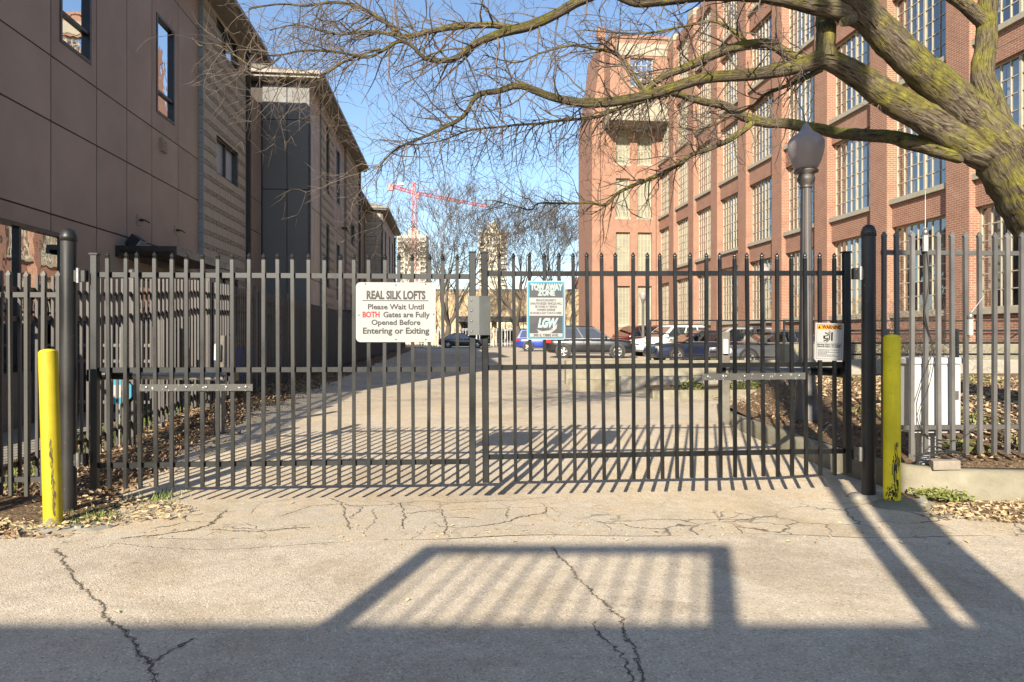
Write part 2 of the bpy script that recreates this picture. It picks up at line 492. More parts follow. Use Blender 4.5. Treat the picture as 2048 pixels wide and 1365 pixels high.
def m_bark():
    t = NT('mossy_bark'); uv = t.coord('UV'); v = t.coord()
    mp = t.n('Mapping'); mp.inputs['Scale'].default_value = (30, 5.5, 1); t.l(uv, mp.inputs[0])
    rid = t.noise(mp.outputs[0], 1.0, 6, .62, 1.1)
    mp2 = t.n('Mapping'); mp2.inputs['Scale'].default_value = (55, 12, 1); t.l(uv, mp2.inputs[0])
    rid2 = t.noise(mp2.outputs[0], 1.0, 5, .65, .8)
    fine = t.noise(v, 70, 6, .7); big = t.noise(v, 2.6, 6, .68); md = t.noise(v, 11, 6, .65)
    bark = t.ramp(rid, [(.30,(.040,.030,.021)),(.46,(.125,.098,.068)),(.62,(.205,.17,.125)),(.8,(.27,.235,.18))])
    bark = t.mix(.55, bark, t.ramp(fine, [(.3,.6),(.7,1.3)]), 'MULTIPLY')
    moss = t.ramp(md, [(.3,(.11,.098,.024)),(.55,(.20,.182,.038)),(.75,(.29,.265,.055))])
    gm = t.n('NewGeometry'); dp = t.n('VectorMath', operation='DOT_PRODUCT'); t.l(gm.outputs['True Normal'], dp.inputs[0]); dp.inputs[1].default_value = (-.35,-.45,.82)
    mk = t.math('MULTIPLY_ADD', dp.outputs['Value'], .16, t.math('ADD', big, t.math('MULTIPLY', t.math('SUBTRACT', md, .5), .5)))
    mk = t.math('ADD', mk, t.math('MULTIPLY', t.math('SUBTRACT', rid, .5), .35))
    cc = t.mix(t.ramp(mk, [(.48, 0), (.65, .85)]), bark, moss)
    cc = t.mix(t.ramp(rid, [(.34, .9), (.43, 0)]), cc, (.030,.022,.015))
    t.set(cc, .92, spec=.12)
    t.bump(t.math('ADD', t.math('MULTIPLY', rid, 1.6), t.math('MULTIPLY', rid2, .6)), 1.0, .035)
    return t.mat
M['bark'] = m_bark()
M['twig'] = plain('twig_bark', (.092,.070,.053), .85, 0, .4, 3)
M['twig_far'] = plain('far_tree_bark', (.095,.077,.06), .9, 0, .3, .8)
M['leaf'] = plain('dry_leaf', (.40,.29,.175), .85, 0, .4, 25)
M['leaf2'] = plain('mulch_chip', (.27,.175,.10), .9, 0, .4, 25)
M['green'] = plain('groundcover_leaf', (.16,.175,.045), .6, 0, .4, 12)
M['grass'] = plain('grass_blade', (.16,.21,.05), .6, 0, .4, 12)
M['crackfill'] = plain('crack_dirt', (.105,.088,.066), .95, 0, .3, 30)
M['straw'] = plain('straw', (.40,.30,.17), .9, 0, .3, 30)

def m_fringe():
    t = NT('crumbled_crack_edge'); v = t.coord()
    d = t.n('BsdfDiffuse'); d.inputs['Color'].default_value = (.16,.13,.095,1)
    tr = t.n('BsdfTransparent'); mx = t.n('MixShader')
    f = t.ramp(t.noise(v, 75, 5, .75), [(.50, 0), (.56, 1)])
    t.l(f, mx.inputs[0]); t.l(tr.outputs[0], mx.inputs[1]); t.l(d.outputs[0], mx.inputs[2]); t.l(mx.outputs[0], t.out.inputs['Surface'])
    return t.mat
M['fringe'] = m_fringe()
# ================================================================== ground and paving
def sheet(name, xs_of_y, ys, nx, off, mat, label=None):
    mb = MB(); vs_, fs = [], []
    for y in ys:
        a, b = xs_of_y(y)
        for i in range(nx+1):
            x = a + (b-a)*i/nx
            vs_.append((x, y, gz(x, y) + off))
    for j in range(len(ys)-1):
        for i in range(nx):
            k = j*(nx+1)+i
            fs.append((k, k+1, k+nx+2, k+nx+1))
    mb.add(vs_, fs, 0, True)
    o = mb.build(name, mat)
    return tag(o, label, None, None, 'structure')
def frange(a, b, n): return [a + (b-a)*i/n for i in range(n+1)]
# the one big ground sheet, dense near the camera
def grid(name, xs, ys, zf, mat):
    vs_ = [(x, y, zf(x, y)) for y in ys for x in xs]
    nx = len(xs)
    fs = [(j*nx+i, j*nx+i+1, (j+1)*nx+i+1, (j+1)*nx+i) for j in range(len(ys)-1) for i in range(nx-1)]
    mb = MB(); mb.add(vs_, fs, 0, True)
    return tag(mb.build(name, mat), None, None, None, 'structure')
xs = [-900,-300,-120,-60,-40,-25,-16,-12] + frange(-9, 9, 72) + [12,16,25,40,60,120,300,900]
ys = [-60,-30,-15,-8,-4,0] + frange(2, 16, 56) + frange(18, 60, 22) + [80,110,160,260,450,900,1800]
grid('ground', xs, ys, lambda x, y: gz(x, y) - .006 + .012*mnoise.noise(Vector((x*2.1, y*2.1, 3))) * (1 if abs(x) < 20 and y < 30 else 0) - .008, M['soil'])

def seam(x): return 4.56 + .05*math.sin(x*1.3) + .03*math.sin(x*4.1+1) + .05*S(-2.5,-4,x)
# road in front of the gates
xs = [-60,-30,-15,-8] + frange(-6, 6, 96) + [8,15,30,60]
mb = MB(); vs_, fs = [], []
tys = [-9.5,-6,-4,-2,0,1,2,2.6,3.2,3.8,4.2,4.4,None]
for t_ in tys:
    for x in xs:
        y = seam(x) if t_ is None else t_
        vs_.append((x, y, gz(x, y) + .006))
nx = len(xs)
for j in range(len(tys)-1):
    for i in range(nx-1):
        k = j*nx+i; fs.append((k, k+1, k+nx+1, k+nx))
mb.add(vs_, fs, 0, True)
road = tag(mb.build('road', M['road']), None, None, None, 'structure')
# driveway apron up to the planters, then the parking lot
def dl(y): return (-2.80 - y*SA)/CA + .06*math.sin(y*2.3) + .04*math.sin(y*5.7) - .5*(1-S(4.5,5.6,y))
def dr(y): return 3.15 + .9*(1-S(4.6,5.1,y)) + S(9.6,11,y)*9
mb = MB(); vs_, fs = [], []
n_x = 70
rows = [0, .02, .06, .12] + frange(.2, 1, 36)
for t_ in rows:
    for i in range(n_x+1):
        y_far = 12.6
        y0 = 4.56
        y = y0 + (y_far-y0)*t_
        a, b = dl(y), dr(y)
        x = a + (b-a)*(i/n_x)
        if t_ == 0: y = seam(x)
        vs_.append((x, y, gz(x, y) + .007 + .006*mnoise.noise(Vector((x*1.4, y*1.4, 1)))))
for j in range(len(rows)-1):
    for i in range(n_x):
        k = j*(n_x+1)+i; fs.append((k, k+1, k+n_x+2, k+n_x+1))
mb.add(vs_, fs, 0, True)
drive = tag(mb.build('driveway', M['drive']), None, None, None, 'structure')
sheet('parking_lot', lambda y: (dl(y), 15.2 - y*.0), [12.6] + frange(13, 30, 34) + frange(33, 62, 10), 40, .007, M['lot'])
sheet('far_street', lambda y: (-60, 60), [62.0, 64, 66, 68, 70], 20, .008, M['lot'])
sheet('sidewalk', lambda y: ((-5.28 - y*SA)/CA, (-4.35 - y*SA)/CA), frange(5.4, 52, 90), 6, .03, M['conc_lt'])
sheet('far_pavement', lambda y: (-30, 40), [70.2, 73.5], 20, .05, M['conc_lt'])

# ---- cracks: jagged ribbons of dirt-filled crack lying in the asphalt
def crack(pts, w, parent=None, n=24, off=.0085):
    w *= .62
    P = [Vector(((px-1024)*Y/F_PX, Y, 0)) for px, py in pts for Y in [F_PX*CAM_H/(py-HOR)]]
    out = []
    for i in range(len(P)-1):
        for k in range(n):
            q = P[i].lerp(P[i+1], k/n)
            q = q + Vector((mnoise.noise(q*6), mnoise.noise(q*6+Vector((9,3,1))), 0))*.022 + Vector((mnoise.noise(q*31), mnoise.noise(q*31+Vector((4,8,1))), 0))*.02
            out.append(q)
    out.append(P[-1])
    vs_, fs = [], []
    m = len(out)
    for i, q in enumerate(out):
        d = (out[min(i+1,m-1)] - out[max(i-1,0)]).normalized()
        nrm = Vector((-d.y, d.x, 0))
        ww = w*(.12 + 1.1*abs(mnoise.noise(q*14))+.9*abs(mnoise.noise(q*47)))*min(1, i/4+.15, (m-1-i)/4+.15)
        for s_ in (-1, 1):
            p = q + nrm*ww*s_
            vs_.append((p.x, p.y, gz(p.x, p.y) + off))
    for i in range(m-1):
        fs.append((2*i, 2*i+1, 2*i+3, 2*i+2))
    mb = MB(); mb.add(vs_, fs)
    o = mb.build('crack', M['crackfill'], parent)
    vs2 = []
    for i in range(m):
        a_, b_ = Vector(vs_[2*i]), Vector(vs_[2*i+1]); c_ = (a_+b_)/2; d_ = (b_-a_)/2
        d_ = d_.normalized()*(min(.035, w*3.6)*(.4+abs(mnoise.noise(c_*9)))) if d_.length > 1e-6 else d_
        vs2 += [tuple(c_-d_-Vector((0,0,.0012))), tuple(c_+d_-Vector((0,0,.0012)))]
    mb = MB(); mb.add(vs2, fs); mb.build('crumbled_edge', M['fringe'], o)
    return o
road_cracks = [
    ([(112,1100),(150,1160),(200,1215),(240,1260),(275,1295),(300,1330),(330,1400)], .010),
    ([(300,1330),(345,1302),(395,1280)], .008),
    ([(160,1105),(235,1088),(290,1095),(420,1103),(560,1095),(700,1085)], .0035),
    ([(1105,1095),(1150,1150),(1195,1195),(1240,1240),(1262,1290),(1300,1400)], .008),
    ([(1185,1245),(1200,1275),(1250,1320),(1275,1400)], .005),
]
for p, w in road_cracks: crack(p, w, road, off=.0075)
drive_cracks = [
    ([(240,1080),(330,1072),(390,1062),(425,1050),(455,1020)], .010),
    ([(420,1062),(520,1065),(620,1058)], .007),
    ([(560,1035),(625,1015),(680,1012),(760,1015),(850,1005),(900,1010),(1000,1005),(1100,1000)], .004),
    ([(660,1000),(685,1010),(690,1040),(700,1062)], .006),
    ([(690,1012),(725,1018),(700,1040)], .004),
    ([(800,1008),(808,1035),(806,1060)], .006),
    ([(812,1030),(880,1022),(895,1050),(890,1072)], .006),
    ([(920,1058),(960,1055),(1000,1050),(1040,1038),(1085,1030),(1092,1018)], .010),
    ([(1090,1030),(1110,1045),(1160,1050),(1300,1042),(1540,1042)], .004),
    ([(745,1020),(750,1040),(735,1062)], .003),
    ([(500,1032),(520,1010),(600,1000)], .003),
]
for p, w in drive_cracks: crack(p, w, drive, off=.0105)

# ---- concrete patches round the bollards and the dirt corner on the right
def blob(name, cx, cy, rx, ry, off, mat, parent=None, n=40, seed=0, th=.012):
    vs_, fs = [(cx, cy, gz(cx, cy)+off+th)], []
    for k in range(n):
        a = 2*math.pi*k/n
        r = 1 + .38*mnoise.noise(Vector((math.cos(a)*1.4+seed, math.sin(a)*1.4, seed))) + .14*mnoise.noise(Vector((math.cos(a)*5+seed, math.sin(a)*5, 2)))
        for q, zz in ((.8, th), (1, 0)):
            x, y = cx + rx*r*q*math.cos(a), cy + ry*r*q*math.sin(a)
            vs_.append((x, y, gz(x, y) + off*(1 if q < 1 else .2) + zz))
    for k in range(n):
        a, b = 1+2*k, 1+2*((k+1) % n)
        fs += [(0, a, b), (a, a+1, b+1, b)]
    mb = MB(); mb.add(vs_, fs, 0, True)
    return mb.build(name, mat, parent)
tag(blob('concrete_footing', -3.20, 4.78, .36, .17, .010, M['conc_lt'], seed=2), None, None, None, 'structure')
tag(blob('concrete_footing', 3.0, 5.24, .26, .17, .010, M['conc'], seed=5), None, None, None, 'structure')
tag(blob('concrete_footing', 2.86, 5.52, .17, .10, .012, M['conc_lt'], seed=8), None, None, None, 'structure')
tag(blob('dirt_verge', 4.9, 4.98, 1.75, .40, .011, M['soil'], seed=4, th=.02), None, None, None, 'structure')
tag(blob('dirt_verge', -4.3, 5.2, 1.3, .55, .011, M['soil'], seed=9, th=.03), None, None, None, 'structure')

# ---- raised planting bed right of the drive, with its kerb
KP = [(6.3,11.9),(4.6,11.5),(3.6,11.0),(3.15,10.3),(3.0,9.5),(2.96,8.4),(2.98,7.2),(3.02,6.5),(3.1,6.05),(3.24,5.72),(3.45,5.54),(3.8,5.44),(4.6,5.38),(6.0,5.36),(9.0,5.4),(16,5.5)]
def catmull(P, n):
    P = [Vector(p) for p in P]
    out = []
    for i in range(len(P)-1):
        p0, p1, p2, p3 = P[max(i-1,0)], P[i], P[i+1], P[min(i+2,len(P)-1)]
        for k in range(n):
            t_ = k/n
            out.append(.5*((2*p1)+(p2-p0)*t_+(2*p0-5*p1+4*p2-p3)*t_*t_+(3*p1-p0-3*p2+p3)*t_**3))
    out.append(P[-1])
    return out
kc = catmull([(x, y, 0) for x, y in KP], 6)
def bedz(x, y):
    return gz(x, y)*.3 + .235 + .05*S(5.4,5.9,y) + .055*max(0, y-5.9)*S(3.6,4.8,x) + .02*mnoise.noise(Vector((x*1.1,y*1.1,7)))
vs_, fs = [], []
for i, q in enumerate(kc):
    d = (kc[min(i+1,len(kc)-1)] - kc[max(i-1,0)]).normalized()
    nr = Vector((-d.y, d.x, 0))      # points into the bed
    g0 = gz(q.x, q.y)
    top = g0*.3 + .255 - .05*S(8,10.5,q.y)
    w = .012*mnoise.noise(q*3)
    for s_, z in ((-.02, g0-.05), (0+w, top-.03), (.03, top), (.15, top), (.16, top-.1)):
        p = q + nr*s_
        vs_.append((p.x, p.y, z))
for i in range(len(kc)-1):
    for k in range(4):
        a = i*5+k; fs.append((a, a+1, a+6, a+5))
mb = MB(); mb.add(vs_, fs, 0, True)
tag(mb.build('bed_kerb', M['conc']), 'pale concrete kerb curving round the raised planting bed', None, None, 'structure')
# bed surface: strips from the kerb towards the centre line
vs_, fs = [], []
NB = 14
cen = [Vector((7.5 if q.y > 6.5 or q.x < 4.5 else max(7.5, q.x), 8.6 + (q.y-8.6)*.02, 0)) for q in kc]
for i, q in enumerate(kc):
    d = (kc[min(i+1,len(kc)-1)] - kc[max(i-1,0)]).normalized(); nr = Vector((-d.y, d.x, 0))
    p0 = q + nr*.13
    for k in range(NB+1):
        t_ = (k/NB)**1.4
        p = p0.lerp(Vector((16, 8.6, 0)) if q.x > 9 else cen[i], t_)
        vs_.append((p.x, p.y, bedz(p.x, p.y) - .03*(1 if k == 0 else 0)))
for i in range(len(kc)-1):
    for k in range(NB):
        a = i*(NB+1)+k; fs.append((a, a+1, a+NB+2, a+NB+1))
mb = MB(); mb.add(vs_, fs, 0, True)
tag(mb.build('planting_bed', M['soil']), None, None, None, 'structure')
# slope that rises from the bed to the ramp wall
grid('bed_slope', frange(4.2, 16, 30), frange(6.0, 12.2, 20), lambda x, y: bedz(x, y) + .004 + .02*S(6,7,y) - .25*(1-S(4.2,5.0,x)), M['soil'])

# second planter in front of the retaining wall
def kerb_run(name, p, q, w, h, mat, label=None):
    mb = MB(); p, q = Vector(p), Vector(q)
    d = (q-p); L = d.length; d.normalize(); nr = Vector((-d.y, d.x, 0))
    n = max(2, int(L/.6))
    vs_, fs = [], []
    for i in range(n+1):
        c = p.lerp(q, i/n); g0 = gz(c.x, c.y)
        for s_, z in ((0, -.1), (0, h-.02), (.02, h), (w-.02, h), (w, h-.02), (w, -.1)):
            e = c + nr*s_
            vs_.append((e.x, e.y, g0 + z))
    for i in range(n):
        for k in range(5):
            a = i*6+k; fs.append((a, a+6, a+7, a+1))
    fs.append(tuple(range(5,-1,-1))); fs.append(tuple(n*6+k for k in range(6)))
    mb.add(vs_, fs)
    return tag(mb.build(name, mat), label, None, None, 'structure')
kerb_run('planter_kerb', (2.7,13.1,0), (13.5,14.0,0), .18, .17, M['conc'])
kerb_run('planter_kerb', (2.3,14.4,0), (13.5,15.3,0), .22, .36, M['conc_lt'])
kerb_run('retaining_wall', (1.35,17.0,0), (14.0,18.0,0), .28, .60, M['conc'])
kerb_run('retaining_wall', (1.25,15.4,0), (2.35,14.9,0), .25, .24, M['conc'])
grid('planter_soil', frange(2.8, 13.4, 10), frange(13.35, 14.6, 3), lambda x, y: gz(x, y) + .12 + (y-13.3)*.05, M['soil'])
# ramp wall right, below the brick building
kerb_run('ramp_wall', (5.3,11.9,0), (16,12.4,0), .25, .80, M['conc_lt'])
kerb_run('ramp_wall', (5.6,14.0,0), (16,14.5,0), .25, 1.05, M['conc'])

def railing(name, label, p, q, h, rails, gap, mat, z0=None, r=.022):
    p, q = Vector(p), Vector(q)
    L = (q-p).length; d = (q-p).normalized()
    rt = thing(name, label, 'railing', p)
    n = max(1, round(L/gap))
    for i in range(n+1):
        c = d*(L*i/n)
        mb = MB(); mb.cbox((c.x, c.y, c.z+h/2-.05), (r*2.2, r*2.2, h+.1)); mb.build('post', mat, rt)
    for z in rails:
        mb = MB(); mb.bar((0,0,z), d*L + Vector((0,0,z)), r*1.5, r*1.5); mb.build('rail', mat, rt)
    return rt
railing('ramp_railing', 'dark iron railing on top of the low mossy retaining wall before the parked cars', (3.5,17.3,.68), (14.0,18.1,.68), 1.08, (.12,.45,.72,1.06), 1.75, M['gate'])
railing('ramp_railing', 'dark iron railing above the pale ramp wall below the brick building', (5.4,12.05,.92), (15.5,12.5,.92), .55, (.10,.30,.52), 1.25, M['gate'])

# ================================================================== things behind the viewpoint that throw the shadows on the road
t_ = thing('parking_structure', 'long low parking structure across the road whose parapet shades the asphalt', 'building', (0,-3.5,0))
mb = MB(); mb.box(-26, -9, -.05, 26, -.02, 2.2); mb.build('wall', M['conc'], t_)
mb = MB(); mb.box(-26.1, -.35, 2.2, 26.1, .0, 3.18); mb.build('parapet', M['conc_lt'], t_)
xa, xb = -2.76, -.95
gfr = MB()
for x in (xa, xb): gfr.box(x-.06, -.14, 3.18, x+.06, -.02, 3.76)
gfr.box(xa-.06, -.13, 3.71, xb+.06, -.05, 3.775)
gf = gfr.build('guard_frame', M['gate'], t_)
rb = random.Random(3)
for i in range(1, 13):
    x = xa+(xb-xa)*i/13+rb.gauss(0,.01); w_ = rb.uniform(.011,.020)
    mb = MB(); mb.box(x-w_/2, -.10, 3.18, x+w_/2, -.08, 3.71); mb.build('baluster', M['gate'], gf)
pole = thing('utility_pole', 'tall round timber utility pole standing in front of the parking structure', 'pole', (1.0,-1.5,0))
mb = MB(); mb.tube([(0,0,-.1),(0,0,5),(0.0,0,11)], [.185,.175,.16], 14); mb.build('shaft', M['wood'], pole)
pole = thing('sign_pole', 'slim dark steel pole beside the timber utility pole', 'pole', (.665,-1.5,0))
mb = MB(); mb.tube([(0,0,-.1),(0,0,5),(0.0,0,10)], [.075,.075,.07], 12); mb.build('shaft', M['gate'], pole)

# ================================================================== left: loft apartment blocks
def sub_rect(r, holes):
    """rectangle (a0,b0,a1,b1) minus holes, as a list of rectangles"""
    rs = [r]
    for h in holes:
        nr = []
        for a0,b0,a1,b1 in rs:
            x0, y0, x1, y1 = max(a0,h[0]), max(b0,h[1]), min(a1,h[2]), min(b1,h[3])
            if x0 >= x1 or y0 >= y1: nr.append((a0,b0,a1,b1)); continue
            if b0 < y0: nr.append((a0,b0,a1,y0))
            if y1 < b1: nr.append((a0,y1,a1,b1))
            if a0 < x0: nr.append((a0,y0,x0,y1))
            if x1 < a1: nr.append((x1,y0,a1,y1))
        rs = nr
    return rs
def side_window(parent, base, u, v0, v1, z0, z1, vm=(), zm=(), depth=.09, fr=.05, glass='glass2', sill=None, curtain=None):
    """window in a wall facing +u; vm, zm: mullion positions"""
    mb = MB(); e = .012
    mb.box(u-depth, v0, z0, u+e, v0+fr, z1); mb.box(u-depth, v1-fr, z0, u+e, v1, z1)
    mb.box(u-depth, v0+fr, z0, u+e, v1-fr, z0+fr); mb.box(u-depth, v0+fr, z1-fr, u+e, v1-fr, z1)
    for x in vm: mb.box(u-depth+.01, x-fr*.45, z0+fr, u-.005, x+fr*.45, z1-fr)
    for x in zm: mb.box(u-depth+.012, v0+fr, x-fr*.45, u-.007, v1-fr, x+fr*.45)
    w = mb.build('window', M['frame'], parent, origin=base)
    vv = [v0+fr] + list(vm) + [v1-fr]; zz = [z0+fr] + list(zm) + [z1-fr]
    for i in range(len(vv)-1):
        for j in range(len(zz)-1):
            mb = MB(); uu = u - depth*.55
            mb.add([(uu,vv[i],zz[j]),(uu,vv[i+1],zz[j]),(uu,vv[i+1],zz[j+1]),(uu,vv[i],zz[j+1])], [(0,1,2,3)])
            mb.build('pane', M[glass], w, origin=base)
    if curtain:
        mb = MB(); uu = u-depth-.02
        mb.add([(uu,v0,z0),(uu,v1,z0),(uu,v1,z1),(uu,v0,z1)], [(0,1,2,3)]); mb.build('curtain', M[curtain], w, origin=base)
    if sill:
        mb = MB(); mb.box(u-.04, v0-.05, z0-.09, u+.045, v1+.05, z0-.001); mb.build('sill', M[sill], w, origin=base)
    return w
def panel_wall(parent, base, u, vs_, zs_, holes, mat, th=.03, gap=.011):
    for i in range(len(vs_)-1):
        for j in range(len(zs_)-1):
            r = (vs_[i]+gap, zs_[j]+gap, vs_[i+1]-gap, zs_[j+1]-gap)
            rs = sub_rect(r, holes)
            if not rs: continue
            mb = MB()
            for a0,b0,a1,b1 in rs: mb.box(u-th, a0, b0, u, a1, b1)
            mb.build('panel', M[mat], parent, origin=base)
def front_panels(parent, base, v, us, zs_, mat, th=.03, gap=.012):
    for i in range(len(us)-1):
        for j in range(len(zs_)-1):
            mb = MB(); mb.box(us[i]+gap, v, zs_[j]+gap, us[i+1]-gap, v+th, zs_[j+1]-gap)
            mb.build('panel', M[mat], parent, origin=base)

# block meshes shared by all the courses
def rough_block(w, h, d, seed, amp):
    rnd = random.Random(seed); mb = MB(); nx, nz = (4, 2) if amp else (1, 1)
    vs_, fs = [], []
    for j in range(nz+1):
        for i in range(nx+1):
            edge = i in (0, nx) or j in (0, nz)
            vs_.append((d + (rnd.uniform(.0, amp) if not edge else rnd.uniform(-amp*.3, amp*.4)) if amp else d, w*i/nx, h*j/nz))
    for j in range(nz):
        for i in range(nx):
            k = j*(nx+1)+i; fs.append((k, k+1, k+nx+2, k+nx+1))
    o = len(vs_)
    vs_ += [(0,0,0),(0,w,0),(0,w,h),(0,0,h)]
    a, b, c, e = 0, nx, (nz+1)*(nx+1)-1, nz*(nx+1)
    fs += [(o, o+1, b, a), (o+1, o+2, c, b), (o+2, o+3, e, c), (o+3, o, a, e)]
    mb.add(vs_, fs)
    return mb.mesh('block', M['split' if amp else 'block'])
BLK = [rough_block(.397, .193, .05, 1, 0)]
SPL = [rough_block(.397, .092, .05, s_, .028) for s_ in range(2, 6)]
def block_wall(parent, base, u, v0, v1, z0, z1, holes, single=True):
    """courses of 8-inch ground-face and 4-inch split-face block; whole blocks are objects"""
    mb = MB(); mb.box(u-.12, v0, z0, u-.012, v1, z1)
    z = z0; k = 0; bx = Vector(base)
    cut = MB(); cuts = MB()
    back = MB()
    for a0,b0,a1,b1 in sub_rect((v0, z0, v1, z1), holes): back.box(u-.14, a0, b0, u-.014, a1, b1)
    back.build('wall', M['mortar'], parent, origin=base)
    while z < z1-.05:
        for h, kind in ((.203, 0), (.102, 1)):
            h = min(h, z1-z)
            if h < .03: z = z1; break
            v = v0 + (.203 if k % 2 else 0) - .0
            cells = [(v0, v)] if k % 2 else []
            while v < v1-.02:
                cells.append((v, min(v+.406, v1))); v += .406
            for a, b in cells:
                blk = any(a < hh[2]-.01 and b > hh[0]+.01 and z < hh[3]-.01 and z+h > hh[1]+.01 for hh in holes)
                full = (b-a) > .40 and h > .09 and not (kind == 0 and h < .2)
                if single and full and not blk:
                    me = BLK[0] if kind == 0 else SPL[random.randrange(4)]
                    inst('block' if kind == 0 else 'split_block', me, parent, (u-.055-bx[0], a+.004-bx[1], z+.004-bx[2]))
                else:
                    for a0,b0,a1,b1 in sub_rect((a+.004, z+.004, b-.004, z+h-.006), holes):
                        (cut if kind == 0 else cuts).box(u-.05, a0, b0, u + (.012*kind) - .004, a1, b1)
            z += h
            if kind == 1: k += 1
    for m_, nm, mt in ((cut, 'cut_blocks', 'block'), (cuts, 'cut_split_blocks', 'split')):
        if m_.v: tag(m_.build(nm, M[mt], parent, origin=base), None, None, None, 'stuff')
def gutter_roof(parent, base, u_e, v0, v1, z, u_back, ridge=1.1, v0_over=True):
    """low hipped roof with soffit, fascia and gutter; eave line at u = u_e"""
    mb = MB()
    mb.add([(u_e,v0,z+.14),(u_e,v1,z+.14),(u_back,v1,z+ridge),(u_back,v0+ (1.8 if v0_over else 0),z+ridge),(u_back,v0,z+.14)], [(0,1,2,3),(0,3,4)])
    rf = mb.build('roof', M['roof'], parent, origin=base)
    mb = MB(); mb.box(u_back, v0, z-.02, u_e-.01, v1, z); mb.build('soffit', M['fascia'], rf, origin=base)
    mb = MB(); mb.box(u_e-.03, v0, z-.0, u_e, v1, z+.16); mb.box(u_back, v0, z, u_e, v0+.03, z+.16); mb.build('fascia', M['fascia'], rf, origin=base)
    mb = MB(); mb.box(u_e, v0-.03, z+.06, u_e+.09, v1, z+.155); mb.box(u_back, v0-.09, z+.06, u_e, v0, z+.155); mb.build('gutter', M['fascia'], rf, origin=base)
def downspout(parent, base, u, v, z0, z1, sz=.08):
    mb = MB(); mb.box(u, v-sz/2, z0, u+sz, v+sz/2, z1)
    return mb.build('downspout', M['trim'], parent, origin=base)

# --- near block
UA = -5.33
base = Vector((UA, 6.7, 0))
bA = thing('apartment_building', 'brown panelled apartment building with tall black windows and steel door canopy', 'building', B2W(UA, 6.7), AB)
holesA = [(9.93,5.4,10.75,7.35),(13.05,5.45,13.87,7.28),(6.9,.9,10.12,2.76),(9.93,8.0,10.75,8.6),(11.9,.0,13.3,2.35)]
vsA = [6.7,7.6,8.55,9.72,10.92,11.9,12.86,14.06,15.17]
zsA = [.0,1.55,2.99,4.24,5.12,7.9,8.7]
mb = MB(); mb.box(-16, 6.75, 0, UA-.115, 18.4, 8.7); mb.box(-16, 18.4, 0, UA-.035, 20.1, 7.9)
mb.build('wall', M['joint'], bA, origin=base)
mb = MB()
for a0,b0,a1,b1 in sub_rect((6.7,0,15.2,8.7), holesA): mb.box(UA-.114, a0, b0, UA-.036, a1, b1)
mb.build('backing_board', M['joint'], bA, origin=base)
panel_wall(bA, base, UA, vsA, zsA, holesA, 'panel')
mb = MB(); mb.box(-16, 6.66, .0, UA-.002, 6.745, 8.7); mb.build('end_wall', M['panel'], bA, origin=base)
side_window(bA, base, UA, 9.93, 10.75, 5.4, 7.35, (), (5.85,))
side_window(bA, base, UA, 13.05, 13.87, 5.45, 7.28, (), (5.88,))
side_window(bA, base, UA, 6.9, 10.12, .9, 2.76, (8.0, 9.07), ())
side_window(bA, base, UA, 9.93, 10.75, 8.0, 8.6)
# door under the canopy
mb = MB(); mb.box(UA-.09, 11.92, .02, UA-.05, 13.28, 2.33); d_ = mb.build('door', M['frame'], bA, origin=base)
mb = MB(); mb.box(UA-.05, 12.0, .3, UA-.042, 13.2, 2.2); mb.build('pane', M['glass2'], d_, origin=base)
# canopy
mb = MB(); mb.box(UA+.002, 11.5, 2.72, UA+.95, 14.55, 2.80); mb.box(UA+.002, 11.5, 2.62, UA+.06, 14.55, 2.72); mb.box(UA+.90, 11.5, 2.66, UA+.95, 14.55, 2.72)
cn = mb.build('canopy', M['frame'], bA, origin=base)
mb = MB(); mb.cbox((UA+.12, 11.95, 2.92), (.16,.24,.18), 0, Matrix.Rotation(R(35),3,'Y')); mb.build('floodlight', M['frame'], bA, origin=base)
mb = MB(); mb.cbox((UA+.2, 11.95, 2.87), (.02,.2,.14), 0, Matrix.Rotation(R(35),3,'Y')); mb.build('lamp_glass', M['cab'], cn, origin=base)
for v_, z_ in ((12.35,3.35),(13.95,3.42)):
    mb = MB(); mb.box(UA, v_-.09, z_-.09, UA+.012, v_+.09, z_+.09); br_ = mb.build('bracket_plate', M['panel'], bA, origin=base)
    mb = MB(); mb.tube([(UA+.01,v_,z_),(UA+.1,v_,z_),(UA+.13,v_+.1,z_-.03)], .014, 6); mb.lathe([(.035,-.02),(.035,.02)], 10, (UA+.05,v_,z_)); mb.build('bracket', M['frame'], br_, origin=base)
mb = MB(); mb.box(UA, 13.2, 4.78, UA+.05, 13.42, 5.02)
for k in range(4): mb.box(UA+.05, 13.22, 4.80+.052*k, UA+.062, 13.40, 4.825+.052*k)
mb.build('vent', M['panel'], bA, origin=base)
# block pier of the near building
UB = -5.245
holesB = [(16.05,5.05,17.65,5.92),(16.05,7.95,17.65,8.6),(16.05,1.35,17.65,2.75)]
block_wall(bA, base, UB, 15.25, 18.28, .0, 8.70, holesB)
mb = MB()
z = 0; 
while z < 8.65:
    for h in (.203,.102):
        mb.box(UB-.1, 15.172, z+.003, UB+.004, 15.247, min(8.7, z+h-.004)); z += h
mb.build('quoin', M['quoin'], bA, origin=base)
for h_ in holesB: side_window(bA, base, UB-.05, h_[0], h_[2], h_[1], h_[3], ((h_[0]+h_[2])/2,), (), .08, .05, 'glassc', 'block', 'sheer')
mb = MB()
for h_ in holesB: mb.box(UB-.1, h_[2], h_[1], UB-.004, h_[2]+.03, h_[3])
mb.build('window_jamb', M['quoin'], bA, origin=base)
downspout(bA, base, UB, 18.34, .2, 8.7, .10)
panel_wall(bA, base, UA, [18.45,19.1,20.08], [.0,1.55,2.99,4.24,5.12,7.9], [], 'panel')
gutter_roof(bA, base, -4.82, 6.3, 18.42, 8.72, -16, .35)

